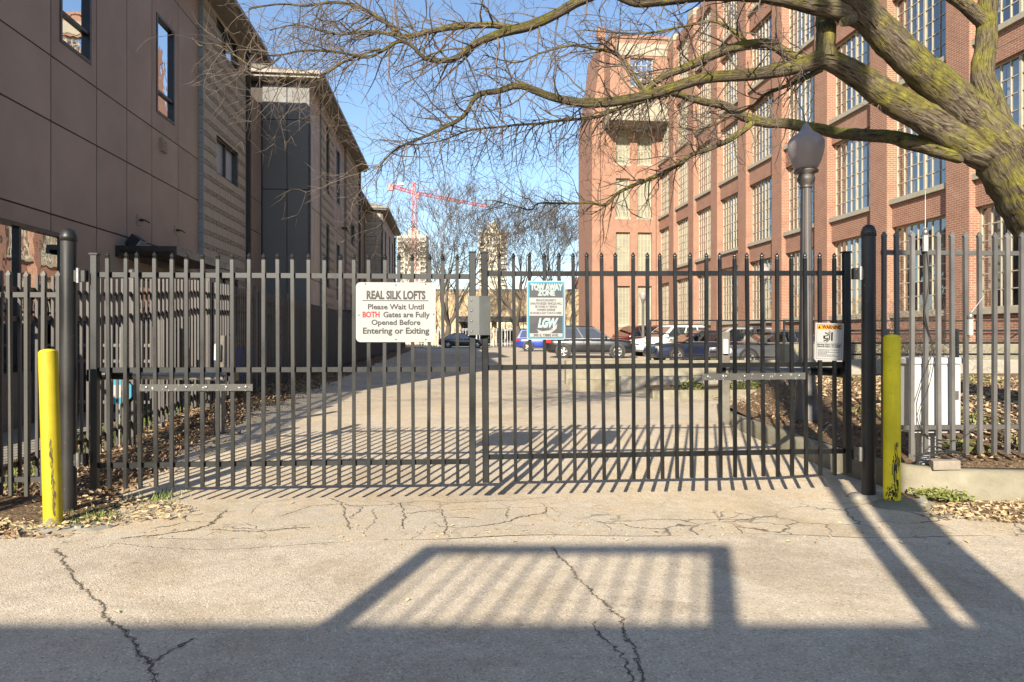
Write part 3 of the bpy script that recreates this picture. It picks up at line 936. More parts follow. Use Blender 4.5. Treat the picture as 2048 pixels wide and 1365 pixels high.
# --- middle block
U2, V2 = -3.98, 20.1
base = Vector((U2, V2, 0))
bB = thing('apartment_building', 'projecting apartment block with charcoal panel end wall and pale top corner', 'building', B2W(U2, V2), AB)
mb = MB(); mb.box(-16, V2+.04, 0, U2-.13, 30.6, 8.66); mb.build('wall', M['joint'], bB, origin=base)
front_panels(bB, base, V2, [UA+.02, -4.62, U2], [.0,3.0,5.55,7.55,8.66], 'panel3')
mb = MB(); mb.box(U2-.03, V2-.03, 0, U2+.03, V2+.05, 7.6); mb.build('corner_trim', M['trim'], bB, origin=base)
zs2 = [.0,1.55,3.0,5.1,7.9,8.64]
panel_wall(bB, base, U2, [20.16,20.75,21.65], zs2, [], 'panel2')
h1 = [(22.5,6.0,23.1,8.2),(22.5,2.9,23.1,5.0)]
block_wall(bB, base, U2+.05, 21.7, 24.0, .0, 8.64, h1, False)
for h_ in h1: side_window(bB, base, U2-.0, h_[0], h_[2], h_[1], h_[3], (), (), .08, .05, 'glass2', 'block')
h2 = [(25.0,6.1,25.7,8.1),(25.0,2.6,25.7,4.7)]
mb = MB(); mb.box(U2-.115, 24.0, 0, U2-.11, 26.9, 8.64); mb.build('backing_board', M['joint'], bB, origin=base)
panel_wall(bB, base, U2-.03, [24.02,24.9,25.9,26.85], zs2, h2, 'panel')
for h_ in h2: side_window(bB, base, U2-.03, h_[0], h_[2], h_[1], h_[3], (), (h_[1]+.5,), .07, .05, 'glass2')
h3 = [(28.0,5.05,29.2,5.95),(28.0,2.2,29.2,3.1)]
block_wall(bB, base, U2+.05, 26.9, 30.5, .0, 8.64, h3, False)
for h_ in h3: side_window(bB, base, U2-.0, h_[0], h_[2], h_[1], h_[3], ((h_[0]+h_[2])/2,), (), .08, .05, 'glass2', 'block')
mb = MB(); mb.cbox((U2+.12, 25.9, 5.35), (.2,.1,.1)); mb.lathe([(.05,-.12),(.06,0)],10,(U2+.2,25.9,5.36)); mb.build('camera_dome', M['frame'], bB, origin=base)
mb = MB(); mb.box(U2+.0, 25.0, 2.2, U2+.9, 27.6, 2.28); mb.build('canopy', M['frame'], bB, origin=base)
downspout(bB, base, U2+.05, 30.45, .2, 8.6, .10)
gutter_roof(bB, base, -3.62, V2-.36, 30.9, 8.67, -16, 2.0)

# taller rear wing that shows above the front roof
mb = MB(); mb.box(-15, 20.7, 8.0, -6.2, 26, 10.45); rw = mb.build('rear_wing', M['panel'], bB, origin=base)
mb = MB(); mb.box(-15.2, 20.4, 10.45, -5.9, 23.6, 10.62); mb.build('rear_roof', M['fascia'], rw, origin=base)

# --- far block with its recessed link
U3, V3 = -3.95, 40.6
base = Vector((-4.9, 30.7, 0))
bC = thing('apartment_building', 'farthest apartment block with pale stacked block end wall and hipped shingle roof', 'building', B2W(-4.9, 30.7), AB)
mb = MB(); mb.box(-16, 30.75, 0, -5.03, V3+.05, 8.6); mb.build('wall', M['joint'], bC, origin=base)
h4 = [(33.5,5.6,35.4,6.9),(33.5,2.6,35.4,3.9),(37.0,5.6,38.9,6.9),(37.0,2.6,38.9,3.9)]
panel_wall(bC, base, -4.9, [30.7,33,36,38.2,40.55], zs2, h4, 'panel')
for h_ in h4: side_window(bC, base, -4.9, h_[0], h_[2], h_[1], h_[3], (h_[0]+.63, h_[0]+1.27), (), .08, .05, 'glass2')
mb = MB(); mb.box(-16, V3+.04, 0, U3-.12, 50.6, 8.7); mb.build('wall', M['joint'], bC, origin=base)
mb = MB(); z = 0; k = 0
while z < 8.6:
    h = .305 if k % 2 == 0 else .152
    u = -4.88 + (.3 if k % 4 == 0 else 0)
    mb.box(-4.88, V3, z+.006, u-.006 if u > -4.88 else -4.875, V3+.04, z+h-.006)
    while u < U3-.05:
        mb.box(u+.006, V3-(0 if k % 2 == 0 else .02), z+.006, min(u+.6, U3)-.006, V3+.04, min(z+h, 8.64)-.006); u += .6
    z += h; k += 1
tag(mb.build('blocks', M['block'], bC, origin=base), None, None, None, 'stuff')
h5 = [(43.0,5.6,43.8,7.9),(46.0,5.4,46.8,8.0),(48.4,5.6,49.2,7.9),(43.0,2.4,43.8,4.6),(46.0,2.4,46.8,4.8),(48.4,2.4,49.2,4.6)]
panel_wall(bC, base, U3, [V3+.05,42.5,44.4,47.4,50.5], zs2, h5, 'panel2')
for h_ in h5: side_window(bC, base, U3, h_[0], h_[2], h_[1], h_[3], (), (h_[1]+.6,), .08, .05, 'glass2')
downspout(bC, base, U3, V3+.1, .2, 8.5, .10); downspout(bC, base, U3, 50.4, .2, 8.5, .10)
gutter_roof(bC, base, -4.5, 30.9, V3, 8.62, -16, 1.6)
gutter_roof(bC, base, -3.58, V3-.36, 50.9, 8.72, -16, 3.4)
# ================================================================== right: five-storey brick loft building
UW = 15.4
base = Vector((UW, 15.1, 0))
bR = thing('brick_building', 'five storey red brick factory building with brick piers and gridded steel windows', 'building', B2W(UW, 15.1), AB)
PITCH, PW = 3.83, .96
K0, K1 = -2, 8
SILL = [2.15, 6.14, 10.14, 14.14, 18.14]
WH = 3.02
TOP = 22.0
def pv(k): return 18.94 + PITCH*k      # near edge of pier k
for k in range(K0, K1+1):
    mb = MB(); v = pv(k); v1 = v+PW
    if k == K1: v1 = 51
    # pier with a small chamfered shoulder on the camera side
    mb.box(UW, v, 0, UW+1.2, v1, TOP-.35)
    mb.build('pier', M['brick'], bR, origin=base)
    mb = MB(); mb.box(UW-.03, v-.03, TOP-.35, UW+.6, v1+.03, TOP+.12); mb.build('pier_cap', M['sill'], bR, origin=base)
def spandrel(v0, v1, z0, z1):
    mb = MB(); mb.box(UW+.19, v0, z0, UW+1.2, v1, z1)
    mb.build('spandrel', M['brick'], bR, origin=base)
COLS, ROWS = 8, 6
def steel_window(w, h, dark=False):
    """steel sash, local: y along the wall, z up, x = depth; one shared mesh"""
    mb = MB(); f = .055
    mb.box(-.03, 0, 0, .05, f, h); mb.box(-.03, w-f, 0, .05, w, h); mb.box(-.03, f, 0, .05, w-f, f); mb.box(-.03, f, h-f, .05, w-f, h)
    mb.box(-.035, w/2-.04, f, .05, w/2+.04, h-f)
    cw = (w-2*f)/COLS; rh = (h-2*f)/ROWS
    for i in range(1, COLS):
        if i != COLS//2: mb.box(-.018, f+i*cw-.016, f, .03, f+i*cw+.016, h-f)
    for j in range(1, ROWS): mb.box(-.016, f, f+j*rh-.014, .028, w-f, f+j*rh+.014)
    return mb.mesh('window', M['cream'])
WW = PITCH-PW
ME_WIN = steel_window(WW, WH)
cw, rh = (WW-.11)/COLS, (WH-.11)/ROWS
mb = MB(); mb.add([(0,-cw/2,-rh/2),(0,-cw/2,rh/2),(0,cw/2,rh/2),(0,cw/2,-rh/2)], [(0,1,2,3)])
ME_PANE = mb.mesh('pane', M['glass'])
mb = MB(); mb.box(-.12, -.1, -.17, .19, WW+.0, -.002); ME_SILL = mb.mesh('sill', M['sill'])
rest = MB(); nsep = 0
rnd = random.Random(11)
sep = set()
for s_ in (0, 1, 2):
    for k in (-1, 0): sep.add((k, s_))
for k in range(K0, K1):
    v0, v1 = pv(k)+PW, pv(k+1)
    spandrel(v0, v1, 0, SILL[0]-.17)
    for s_ in range(5):
        z0 = SILL[s_]
        zt = SILL[s_+1]-.17 if s_ < 4 else TOP-.1
        spandrel(v0, v1, z0+WH, zt)
        ux = UW+.38
        w = inst('window', ME_WIN, bR, (ux-base[0], v0-base[1], z0))
        inst('sill', ME_SILL, w, (-.19, 0, 0))
        for j in range(ROWS):
            for i in range(COLS):
                cy, cz = .055+(i+.5)*cw, .055+(j+.5)*rh
                ry, rz = R(rnd.gauss(0, .55)), R(rnd.gauss(0, .75))
                if (k, s_) in sep:
                    inst('pane', ME_PANE, w, (.012, cy, cz), (0, ry, rz))
                else:
                    m_ = Matrix.Rotation(rz, 3, 'Z') @ Matrix.Rotation(ry, 3, 'Y')
                    q = [m_ @ Vector(p) + Vector((ux+.012, v0+cy, z0+cz)) for p in ((0,-cw/2,-rh/2),(0,-cw/2,rh/2),(0,cw/2,rh/2),(0,cw/2,-rh/2))]
                    rest.add(q, [(0,1,2,3)])
        # blinds, hung to different heights, in front of a dim room
        mb = MB(); n = 0
        for i in range(4):
            if rnd.random() < .62:
                a, b = v0+.06+(v1-v0-.12)*i/4+.02, v0+.06+(v1-v0-.12)*(i+1)/4-.02
                d = rnd.choice((.35,.55,.8,1,1))
                # gently pleated cloth
                m2 = 8
                vs_ = []
                for q in range(m2+1):
                    vv = a+(b-a)*q/m2; uu = ux+.16+(.02 if q % 2 else 0)
                    vs_ += [(uu, vv, z0+WH-WH*d), (uu, vv, z0+WH)]
                mb.add(vs_, [(2*q, 2*q+1, 2*q+3, 2*q+2) for q in range(m2)]); n += 1
        if n: mb.build('curtain', M[rnd.choice(('blind','blind2','blind2'))], w, origin=(ux, v0, z0))
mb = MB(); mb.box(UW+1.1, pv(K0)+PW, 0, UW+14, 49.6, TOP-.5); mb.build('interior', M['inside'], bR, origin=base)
tag(rest.build('window_panes', M['glass'], bR, origin=base), None, None, None, 'stuff')
mb = MB(); mb.box(UW-.04, pv(K0), 0, UW-.001, pv(K1), 1.12); mb.build('plinth', M['conc_lt'], bR, origin=base)
# ---- end wing with the overhanging top storeys
VF = 49.7
mb = MB()
wins = []
for z in SILL[:4]:
    for a in (12.35, 14.0): wins.append((a, z, a+1.08, z+2.9))
hole = wins
for a0,b0,a1,b1 in sub_rect((11.35, 0, 15.38, 16.7), hole): mb.box(a0, VF, b0, a1, VF+.6, b1)
mb.build('wing_wall', M['brick'], bR, origin=base)
mb = MB(); mb.box(10.5, VF-.25, 0, 11.1, VF+5, 17.2); mb.box(11.1, VF+.0, 0, 11.36, VF+5, 17.2)
mb.build('corner_pier', M['brick'], bR, origin=base)
mb = MB(); mb.box(10.55, VF+1.2, 0, 15.3, VF+5, 17.0); mb.build('wing_body', M['brick'], bR, origin=base)
# sloped shoulder between the corner pier and the tall top
mb = MB(); mb.prism([(10.5,17.2),(11.42,17.2),(11.42,23.3),(11.25,23.3),(11.05,21.2),(10.75,19.2)], VF-.24, VF+5); mb.build('shoulder', M['brick'], bR, origin=base)
# overhanging top
ZB = 16.9
mb = MB()
for a0,b0,a1,b1 in sub_rect((11.43, ZB+1.15, 15.7, 22.55), [(12.9,19.2,14.6,21.2)]): mb.box(a0, VF-2.0, b0, a1, VF-1.6, b1)
mb.box(11.43, VF-1.6, ZB+1.15, 15.7, VF+6, 19.0); mb.box(11.43, VF-1.6, 21.3, 15.7, VF+6, 22.5); mb.box(11.43, VF-1.6, 19.0, 12.8, VF+6, 21.3); mb.box(14.7, VF-1.6, 19.0, 15.7, VF+6, 21.3)
mb.build('top_storey', M['brick'], bR, origin=base)
mb = MB(); mb.prism([(VF-2.08,ZB-.2),(VF+.4,ZB-.2),(VF+.4,ZB+1.15),(VF-2.08,ZB+1.15)], 11.38, 15.75, plane='YZ'); mb.build('concrete_hood', M['sill'], bR, origin=base)
mb = MB(); mb.box(11.9, VF-2.05, 21.35, 15.6, VF-1.99, 22.2); mb.build('concrete_band', M['sill'], bR, origin=base)
mb = MB(); mb.box(11.35, VF-2.1, 22.55, 15.8, VF+6, 22.75); mb.build('coping', M['brick'], bR, origin=base)
mb = MB(); mb.box(10.95, VF-.3, 23.3, 11.5, VF+.4, 24.1); mb.build('pinnacle', M['brick'], bR, origin=base)
def front_window(parent, u0, z0, w, h, v, nc, nr, glass):
    mb = MB(); f = .06
    mb.box(u0, v, z0, u0+f, v+.08, z0+h); mb.box(u0+w-f, v, z0, u0+w, v+.08, z0+h); mb.box(u0+f, v, z0, u0+w-f, v+.08, z0+f); mb.box(u0+f, v, z0+h-f, u0+w-f, v+.08, z0+h)
    for i in range(1, nc): x = u0+w*i/nc; mb.box(x-.02, v+.02, z0+f, x+.02, v+.06, z0+h-f)
    for j in range(1, nr): z = z0+h*j/nr; mb.box(u0+f, v+.022, z-.02, u0+w-f, v+.058, z+.02)
    o = mb.build('window', M['cream'], parent, origin=base)
    mb = MB(); mb.add([(u0,v+.05,z0),(u0+w,v+.05,z0),(u0+w,v+.05,z0+h),(u0,v+.05,z0+h)], [(0,1,2,3)]); mb.build('pane', M[glass], o, origin=base)
    mb = MB(); mb.box(u0-.06, v-.22, z0-.16, u0+w+.06, v+.1, z0-.002); mb.build('sill', M['sill'], o, origin=base)
for a0,b0,a1,b1 in wins: front_window(bR, a0, b0, a1-a0, b1-b0, VF+.2, 4, 6, 'boarded')
front_window(bR, 12.9, 19.2, 1.7, 2.0, VF-1.85, 4, 4, 'glass2')

# ================================================================== far background
tb = thing('low_building', 'low flat tan brick building with dark storefront behind the bare trees', 'building', (-9.5, 84, .15))
mb = MB()
x0, x1, H = -22.0, 24.0, 6.7
for a0,b0,a1,b1 in sub_rect((x0, 0, x1, H), [(3.2,0,7.0,2.9),(7.6,0,12.0,2.9)]): mb.box(a0, 0, b0, a1, .5, b1)
mb.box(x0, .5, 0, x1, 12, .1); mb.box(x0, 9, 0, x1, 12, H)
mb.build('wall', M['tan'], tb)
mb = MB(); mb.box(x0-.1, -.1, H, x1+.1, 12, H+.25); mb.build('coping', M['conc_lt'], tb)
mb = MB(); mb.box(2.9, -1.6, 2.9, 12.4, .0, 3.55); mb.build('awning', M['trim'], tb)
for a, b in ((3.2,7.0),(7.6,12.0)):
    mb = MB()
    for i in range(5): x = a+(b-a)*i/4; mb.box(x-.05, .1, 0, x+.05, .2, 2.9)
    mb.box(a, .1, 2.0, b, .2, 2.1); w_ = mb.build('storefront', M['cab'], tb)
    mb = MB(); mb.add([(a,.16,0),(b,.16,0),(b,.16,2.9),(a,.16,2.9)], [(0,1,2,3)]); mb.build('pane', M['glass2'], w_)
ob = thing('low_building', 'small orange brick building just beyond the tall brick wing', 'building', (7.6, 90, .15))
mb = MB(); mb.box(0, 0, 0, 12, 8, 6.2); mb.build('wall', M['brick'], ob)
mb = MB(); mb.box(-.15, -.15, 6.2, 12.1, 8, 6.5); mb.build('coping', M['brick'], ob)
mb = MB(); mb.box(.6, 1, 6.5, 1.5, 2, 9.0); mb.build('chimney', M['brick'], ob)

M['tower'] = m_conc('tower_concrete', (.56,.50,.38), (.46,.40,.29), .4, .05)
M['towerwin'] = plain('tower_window', (.18,.19,.20), .2)
def tower(px0, px1, ptop, Y, label, hat):
    a, b = at(px0, 0, Y), at(px1, 0, Y); H = at(0, ptop, Y).z
    w = b.x-a.x
    t_ = thing('apartment_tower', label, 'tower', (a.x, Y, 0))
    mb = MB(); mb.box(0, 0, 0, w, w*.8, H); mb.build('wall', M['tower'], t_)
    mb = MB(); mb.box(w*.35, w*.2, H, w*.7, w*.6, H+hat); mb.box(w*.42, w*.25, H+hat, w*.62, w*.5, H+hat*1.35); mb.build('penthouse', M['tower'], t_)
    nf = int(H/3.1)
    slab = MB()
    for k in range(nf):
        z = 3.1*k
        for i, (f0, f1) in enumerate(((.02,.2),(.8,.98))):
            slab.box(w*f0, -1.4, z, w*f1, 0, z+.9)
            slab.box(w*f0, -1.4, z+.9, w*f0+.25, 0, z+3.0); 
        if z > H*.45:
            for f0, f1 in ((.25,.36),(.40,.49),(.52,.61),(.66,.76)):
                mb = MB(); mb.box(w*f0, -.12, z+.9, w*f1, .05, z+2.5); mb.build('window', M['towerwin'], t_)
            for f0, f1 in ((.03,.19),(.81,.97)):
                mb = MB(); mb.box(w*f0, -.08, z+.95, w*f1, .05, z+2.9); mb.build('window', M['towerwin'], t_)
    slab.build('balconies', M['tower'], t_)
tower(795, 852, 470, 420, 'tall cream apartment tower with balconies behind the red crane', 3.5)
tower(957, 1013, 462, 400, 'tall cream apartment tower with balconies and stepped top behind the bare trees', 4.5)

# ---- tower crane
Yc = 330
M['crane'] = plain('crane_red', (.50,.13,.14), .5)
M['cranew'] = plain('crane_counterweight', (.72,.66,.62), .6)
pc = at(828, 672, Yc)
cr = thing('tower_crane', 'red lattice tower crane with a long jib above the roofs', 'crane', (pc.x, Yc, 0))
ztop, zj = at(828, 366, Yc).z, at(828, 386, Yc).z
def lattice(p, q, w, n, r, tri=False):
    p, q = Vector(p), Vector(q); d = (q-p); L = d.length; d.normalize()
    a = d.orthogonal().normalized() if abs(d.z) < .9 else Vector((1,0,0)); b = d.cross(a)
    a, b = (Vector((0,0,1)) - d*d.z).normalized() if abs(d.z) < .9 else Vector((1,0,0)), None
    b = d.cross(a)
    cs = [(-.5,-.5),(.5,-.5),(.5,.5),(-.5,.5)]
    mb = MB()
    C = [a*(w*x)+b*(w*y) for x, y in cs]
    for c in C: mb.bar(p+c, q+c, r, r)
    for i in range(n):
        s0, s1 = p+d*(L*i/n), p+d*(L*(i+1)/n)
        for k in range(4):
            mb.bar(s0+C[k], s1+C[(k+1) % 4], r*.7, r*.7)
    return mb
lattice((0,0,0), (0,0,zj), 1.9, 40, .26).build('mast', M['crane'], cr)
lattice((0,0,zj), (0,0,ztop), 1.2, 5, .34).build('tower_head', M['crane'], cr)
jib = at(972, 402, Yc); jx = jib.x-pc.x
lattice((0,0,zj), (jx, 14, jib.z), 1.2, 34, .2).build('jib', M['crane'], cr)
cj = at(779, 374, Yc); cx_ = cj.x-pc.x
lattice((0,0,zj), (cx_, -4, cj.z), 1.3, 10, .24).build('counter_jib', M['crane'], cr)
mb = MB(); mb.cbox((cx_+1.5, -4, cj.z-1.0), (2.4,2.0,3.4)); mb.build('counterweight', M['crane'], cr)
mb = MB(); mb.cbox((cx_+6, -3, cj.z+.6), (3,1.8,1.2)); mb.build('winch_house', M['cranew'], cr)
mb = MB(); mb.cbox((1.8, -1.5, zj-2.0), (1.5,2,2.2)); mb.build('cab', M['crane'], cr)
for tx, ty, tz in ((jx*.62, 8.6, zj+(jib.z-zj)*.62), (cx_*.9, -3.5, zj+(cj.z-zj)*.9)):
    mb = MB(); mb.bar((0,0,ztop), (tx,ty,tz), .16, .16); mb.build('tie_bar', M['crane'], cr)
# ================================================================== gates
GA = R(3.3)
GC, GS = math.cos(GA), math.sin(GA)
GL = Vector((-3.17, 5.19, 0))        # centre of the left leaf's hinge stile
def GP(s, z=0.0, off=0.0):           # point on the gate line, s metres from the left stile, off = towards the camera
    return Vector((GL.x + s*GC + off*GS, GL.y + s*GS - off*GC, z))
def finial_mesh(mat, s=1.0):
    mb = MB()
    prof = [(.0135,0),(.0135,.004),(.017,.006),(.017,.012),(.012,.014),(.012,.017),(.0185,.026),(.0165,.034),(.009,.046),(.0015,.058)]
    mb.lathe([(r*s, z*s) for r, z in prof], 8, (0,0,0), 0, False)
    return mb.mesh('finial', mat)
ME_FIN = finial_mesh(M['gate'], .95)
def picket_mesh(w, z0, z1, mat, name='picket', point=False):
    mb = MB()
    if point:   # pressed spade top
        h = w*1.5
        mb.box(-w/2, -w/2, z0, w/2, w/2, z1-h)
        mb.add([(-w/2,-w/2,z1-h),(w/2,-w/2,z1-h),(w/2,w/2,z1-h),(-w/2,w/2,z1-h),(-w*.72,-w*.4,z1-h*.72),(w*.72,-w*.4,z1-h*.72),(w*.72,w*.4,z1-h*.72),(-w*.72,w*.4,z1-h*.72),(-w*.12,-w*.2,z1),(w*.12,-w*.2,z1),(w*.12,w*.2,z1),(-w*.12,w*.2,z1)],
               [(0,1,5,4),(1,2,6,5),(2,3,7,6),(3,0,4,7),(4,5,9,8),(5,6,10,9),(6,7,11,10),(7,4,8,11),(8,9,10,11)])
    else:
        mb.box(-w/2, -w/2, z0, w/2, w/2, z1)
    return mb.mesh(name, mat)
def gate_leaf(label, s0, s1, n, rails, zb, zt, lift, stile_z, mt):
    L = s1-s0
    rt = thing('gate', label, 'gate', GP(s0, 0), 0, 'driveway gate leaves', rot=(0, -lift, GA))
    me = picket_mesh(.0255, zb, zt-.05, mt)
    rnd = random.Random(int(L*1000)); fin = finial_mesh(mt, .95)
    for i in range(1, n+1):
        x = L*i/(n+1)
        p = inst('picket', me, rt, (x, -.012, rnd.uniform(-.003,.003)), (R(rnd.gauss(0,.15)), R(rnd.gauss(0,.22)), 0))
        inst('finial', fin, p, (0, 0, zt-.052))
    for z in rails:
        mb = MB(); mb.cbox((L/2, .016, z), (L-.04, .032, .038)); mb.build('rail', mt, rt)
    for x, (a, b) in zip((0, L), stile_z):
        mb = MB(); mb.cbox((x, 0, (a+b)/2), (.052,.052,b-a), 0, None, .005); st = mb.build('stile', mt, rt)
        mb = MB(); mb.cbox((x, 0, b+.006), (.062,.062,.012)); mb.build('cap', mt, st)
    return rt
gl = gate_leaf('black picket gate leaf carrying the white sign about waiting for both gates', 0, 2.865, 24, (1.815,1.088,.362), .195, 1.985, 0.0, ((.19,1.965),(.19,2.0)), M['gate'])
gr = gate_leaf('black picket gate leaf carrying the towing sign and the orange warning sign', 2.972, 5.90, 24, (1.838,1.10,.395), .205, 2.0, R(.4), ((.20,2.0),(.22,2.0)), M['gate2'])
# lock box bolted to the left leaf, covering both meeting stiles
mb = MB(); lx = 2.865
mb.prism([(lx-.036,-.064),(lx+.052,-.092),(lx+.140,-.064),(lx+.140,.03),(lx-.036,.03)], 1.355, 1.658, plane='XY')
lb = mb.build('lock_box', M['box'], gl)
for z in (1.625,1.545,1.465,1.385):
    mb = MB(); mb.lathe([(.0,0.0),(.0085,0),(.0085,.004),(.004,.008),(0,.009)], 10)
    mb.build('bolt', M['bolt'], lb, (lx-.008,-.074,z), (R(90),0,R(-17)))
# strap plates bolted across the pickets
def strap(parent, x0, x1, z, name='strap_plate'):
    mb = MB(); mb.cbox(((x0+x1)/2, -.031, z), (x1-x0, .008, .052), 0)
    st = mb.build(name, M['strap'], parent)
    n = 6
    for i in range(n):
        mb = MB(); mb.lathe([(0,0),(.010,0),(.010,.005),(.006,.007),(0,.007)], 8)
        mb.build('bolt', M['bolt'], st, (x0+.05+(x1-x0-.1)*i/(n-1), -.035, z+.004), (R(90),0,0))
strap(gl, .345, 1.185, .955)
strap(gr, 1.72, 2.565, 1.010)
# round hinge posts
def round_post(label, s, off, h, rad, zb, side, hz):
    p = GP(s, 0, off); p.z = gz(p.x, p.y)+.0
    t_ = thing('gate_post', label, 'post', p, GA, 'round gate posts')
    mb = MB(); mb.tube([(0,0,-.1),(0,0,.2),(0,0,1.0),(0,0,h)], rad, 24); mb.build('pipe', M['post'], t_)
    mb = MB(); mb.lathe([(rad+.005,0),(rad+.005,.035),(rad,.05),(rad*.82,.075),(rad*.5,.092),(0.001,.098)], 24, (0,0,h-.04)); mb.build('cap', M['post'], t_)
    for z in hz:
        mb = MB(); mb.cbox((side*(rad+.035), 0, z), (.09,.05,.09), 0, None, .006); b = mb.build('hinge', M['post'], t_)
        mb = MB(); mb.tube([(side*(rad+.03),-.03,z-.055),(side*(rad+.03),-.03,z+.055)], .014, 10); mb.build('hinge_pin', M['bolt'], b)
    return t_
round_post('thick round black post beside the yellow bollard whose footing lies in mulch', -.165, .05, 2.10, .054, 0, 1, (1.80,.42))
round_post('thick round black post beside the yellow bollard scuffed black', 6.055, .03, 2.14, .053, 0, -1, (1.80,.35))

# ---- bollards
def bollard(label, p, h, rad, mat, tilt):
    z = gz(p[0], p[1])+.012
    t_ = thing('bollard', label, 'bollard', (p[0], p[1], z), 0, 'yellow bollards', rot=(tilt[1], tilt[0], 0))
    mb = MB(); mb.tube([(0,0,-.06),(0,0,.3),(0,0,.8),(0,0,h)], rad, 28); mb.build('pipe', mat, t_)
    mb = MB(); mb.lathe([(rad-.002,0),(rad*.8,.012),(rad*.4,.02),(.001,.022)], 28, (0,0,h-.0)); mb.build('cap', mat, t_)
    return t_
b1 = bollard('bright yellow steel bollard standing in a pale concrete footing beside mulch', (-3.225, 4.80), 1.225, .060, M['yellow'], (R(-1.7), 0))
b2 = bollard('yellow steel bollard scuffed with black rubber marks near its foot', (2.972, 5.34), 1.275, .062, M['yellow2'], (0, 0))
# black scuff: a thin smear of rubber on the pipe
def scuff(root, rad, ang, z0, z1, width, seed, mat):
    mb = MB(); vs_, fs = [], []
    nj, ni = 26, 12
    for j in range(nj+1):
        for i in range(ni+1):
            an = R(ang + width*(i/ni-.5)*(.4+.6*math.sin(math.pi*j/nj)) + 7*mnoise.noise(Vector((j*.25,seed,1))))
            rr = rad + .0012
            vs_.append((rr*math.cos(an), rr*math.sin(an), z0+(z1-z0)*j/nj))
    for j in range(nj):
        for i in range(ni):
            k = j*(ni+1)+i
            e = abs(i/(ni-1)-.5)*.9
            if mnoise.noise(Vector((i*.75, j*.22, seed)))+.35*mnoise.noise(Vector((i*2.1, j*.9, seed))) > -.12+e*.7: fs.append((k, k+1, k+ni+2, k+ni+1))
    mb.add(vs_, fs, 0, True); mb.build('scuff_mark', M[mat], root)
scuff(b2, .062, -92, .02, .46, 60, 5.2, 'blk'); scuff(b2, .062, -125, .0, .12, 90, 3.1, 'blk')
scuff(b1, .060, -58, .30, .62, 18, 1.7, 'crackfill'); scuff(b1, .060, -48, .08, .34, 22, 8.4, 'crackfill'); scuff(b1, .060, -70, .0, .07, 150, 2.4, 'conc')

# ---- fences
def fence_run(name, label, P, Q, gap, w, zb, zt, rails, pmat, rmat, posts=(), point=True, railoff=.02, post_h=None, post_w=.06, group=None, follow=True, zref=None, limit=300, rail_t=(.03,.038), jitter=.25, post_mat=None):
    P, Q = Vector((P[0],P[1],0)), Vector((Q[0],Q[1],0))
    d = Q-P; L = d.length; an = math.atan2(d.y, d.x)
    rt = thing(name, label, 'fence', (P.x, P.y, gz(P.x,P.y) if zref is None else zref), an, group)
    z00 = rt.location.z
    me = picket_mesh(w, zb, zt, pmat, 'picket', point)
    n = int(L/gap); rnd = random.Random(int(L*77))
    more = MB()
    def dz(s):
        if not follow: return 0.0
        c = P + d*(s/L); return gz(c.x, c.y)-z00
    for i in range(n+1):
        x = i*gap
        if i < limit:
            inst('picket', me, rt, (x, 0, dz(x)+rnd.uniform(-.004,.004)), (R(rnd.gauss(0,jitter*.5)), R(rnd.gauss(0,jitter)), 0))
        else:
            more.box(x-w/2, -w/2, zb+dz(x), x+w/2, w/2, zt+dz(x))
    if more.v: tag(more.build('far_pickets', pmat, rt), None, None, None, 'stuff')
    nseg = max(1, round(L/2.44))
    for z in rails:
        for k in range(nseg):
            a, b = L*k/nseg, L*(k+1)/nseg
            mb = MB(); mb.bar((a, railoff, z+dz(a)), (b, railoff, z+dz(b)), rail_t[0], rail_t[1]); mb.build('rail', rmat, rt)
    for x in posts:
        ph = post_h or zt
        mb = MB(); mb.cbox((x, railoff, (ph-.2)/2+dz(x)), (post_w, post_w, ph+.2), 0, None, .004); po = mb.build('post', post_mat or rmat, rt)
        mb = MB(); mb.cbox((x, railoff, ph+.0+dz(x)+.02), (post_w*1.06, post_w*1.06, .04), 0, None, .015); mb.build('post_cap', post_mat or rmat, po)
    return rt
# short run left of the gate
a = GP(-.73, 0, 0); b = GP(-.25, 0, 0)
fence_run('picket_fence', 'short grey picket fence joining the tall square post to the round gate post', (a.x,a.y), (b.x,b.y), .116, .026, .14, 1.84, (1.66,.26), M['fleft'], M['fleft'], (-.065,), True, .024, 1.95, .062)
a = GP(-3.2, 0, 0); b = GP(-.87, 0, 0)
fence_run('picket_fence', 'grey picket fence running from the tall square post towards the panelled building', (a.x,a.y), (b.x,b.y), .116, .026, .14, 1.84, (1.66,.26), M['fleft'], M['fleft'], (), True, .024, 1.95, .062)
# right run on the raised bed
a = GP(6.20, 0, 0); b = GP(9.9, 0, 0)
fr = fence_run('picket_fence', 'weathered grey picket fence with pointed tops on the raised bed beside the cabinet', (a.x,a.y), (b.x,b.y), .117, .030, .385, 2.20, (2.03,.60), M['fgrey'], M['fgrey'], (), True, .026, None, .06, None, False, 0.0, 300, (.032,.036), .2)
for x in (2.34, 3.68):
    mb = MB(); mb.cbox((x, .03, 1.15), (.06,.06,2.1)); mb.build('post', M['fgrey'], fr)
# long side fence beside the apartment blocks
a = B2W(-3.5, 5.0); b = B2W(-3.5, 56.0)
npost = 21
sf = fence_run('side_fence', 'long bronze picket fence with double top rails beside the apartment blocks', (a.x,a.y), (b.x,b.y), .118, .022, .10, 1.86, (1.70,1.46,.27), M['fbronze'], M['fbrown'], [2.95+2.44*k-5.0+2.6 for k in range(npost) if 2.95+2.44*k-5.0+2.6 > .1], False, .026, 1.93, .062, None, True, None, 300, (.035,.04), .06, M['fbronze'])

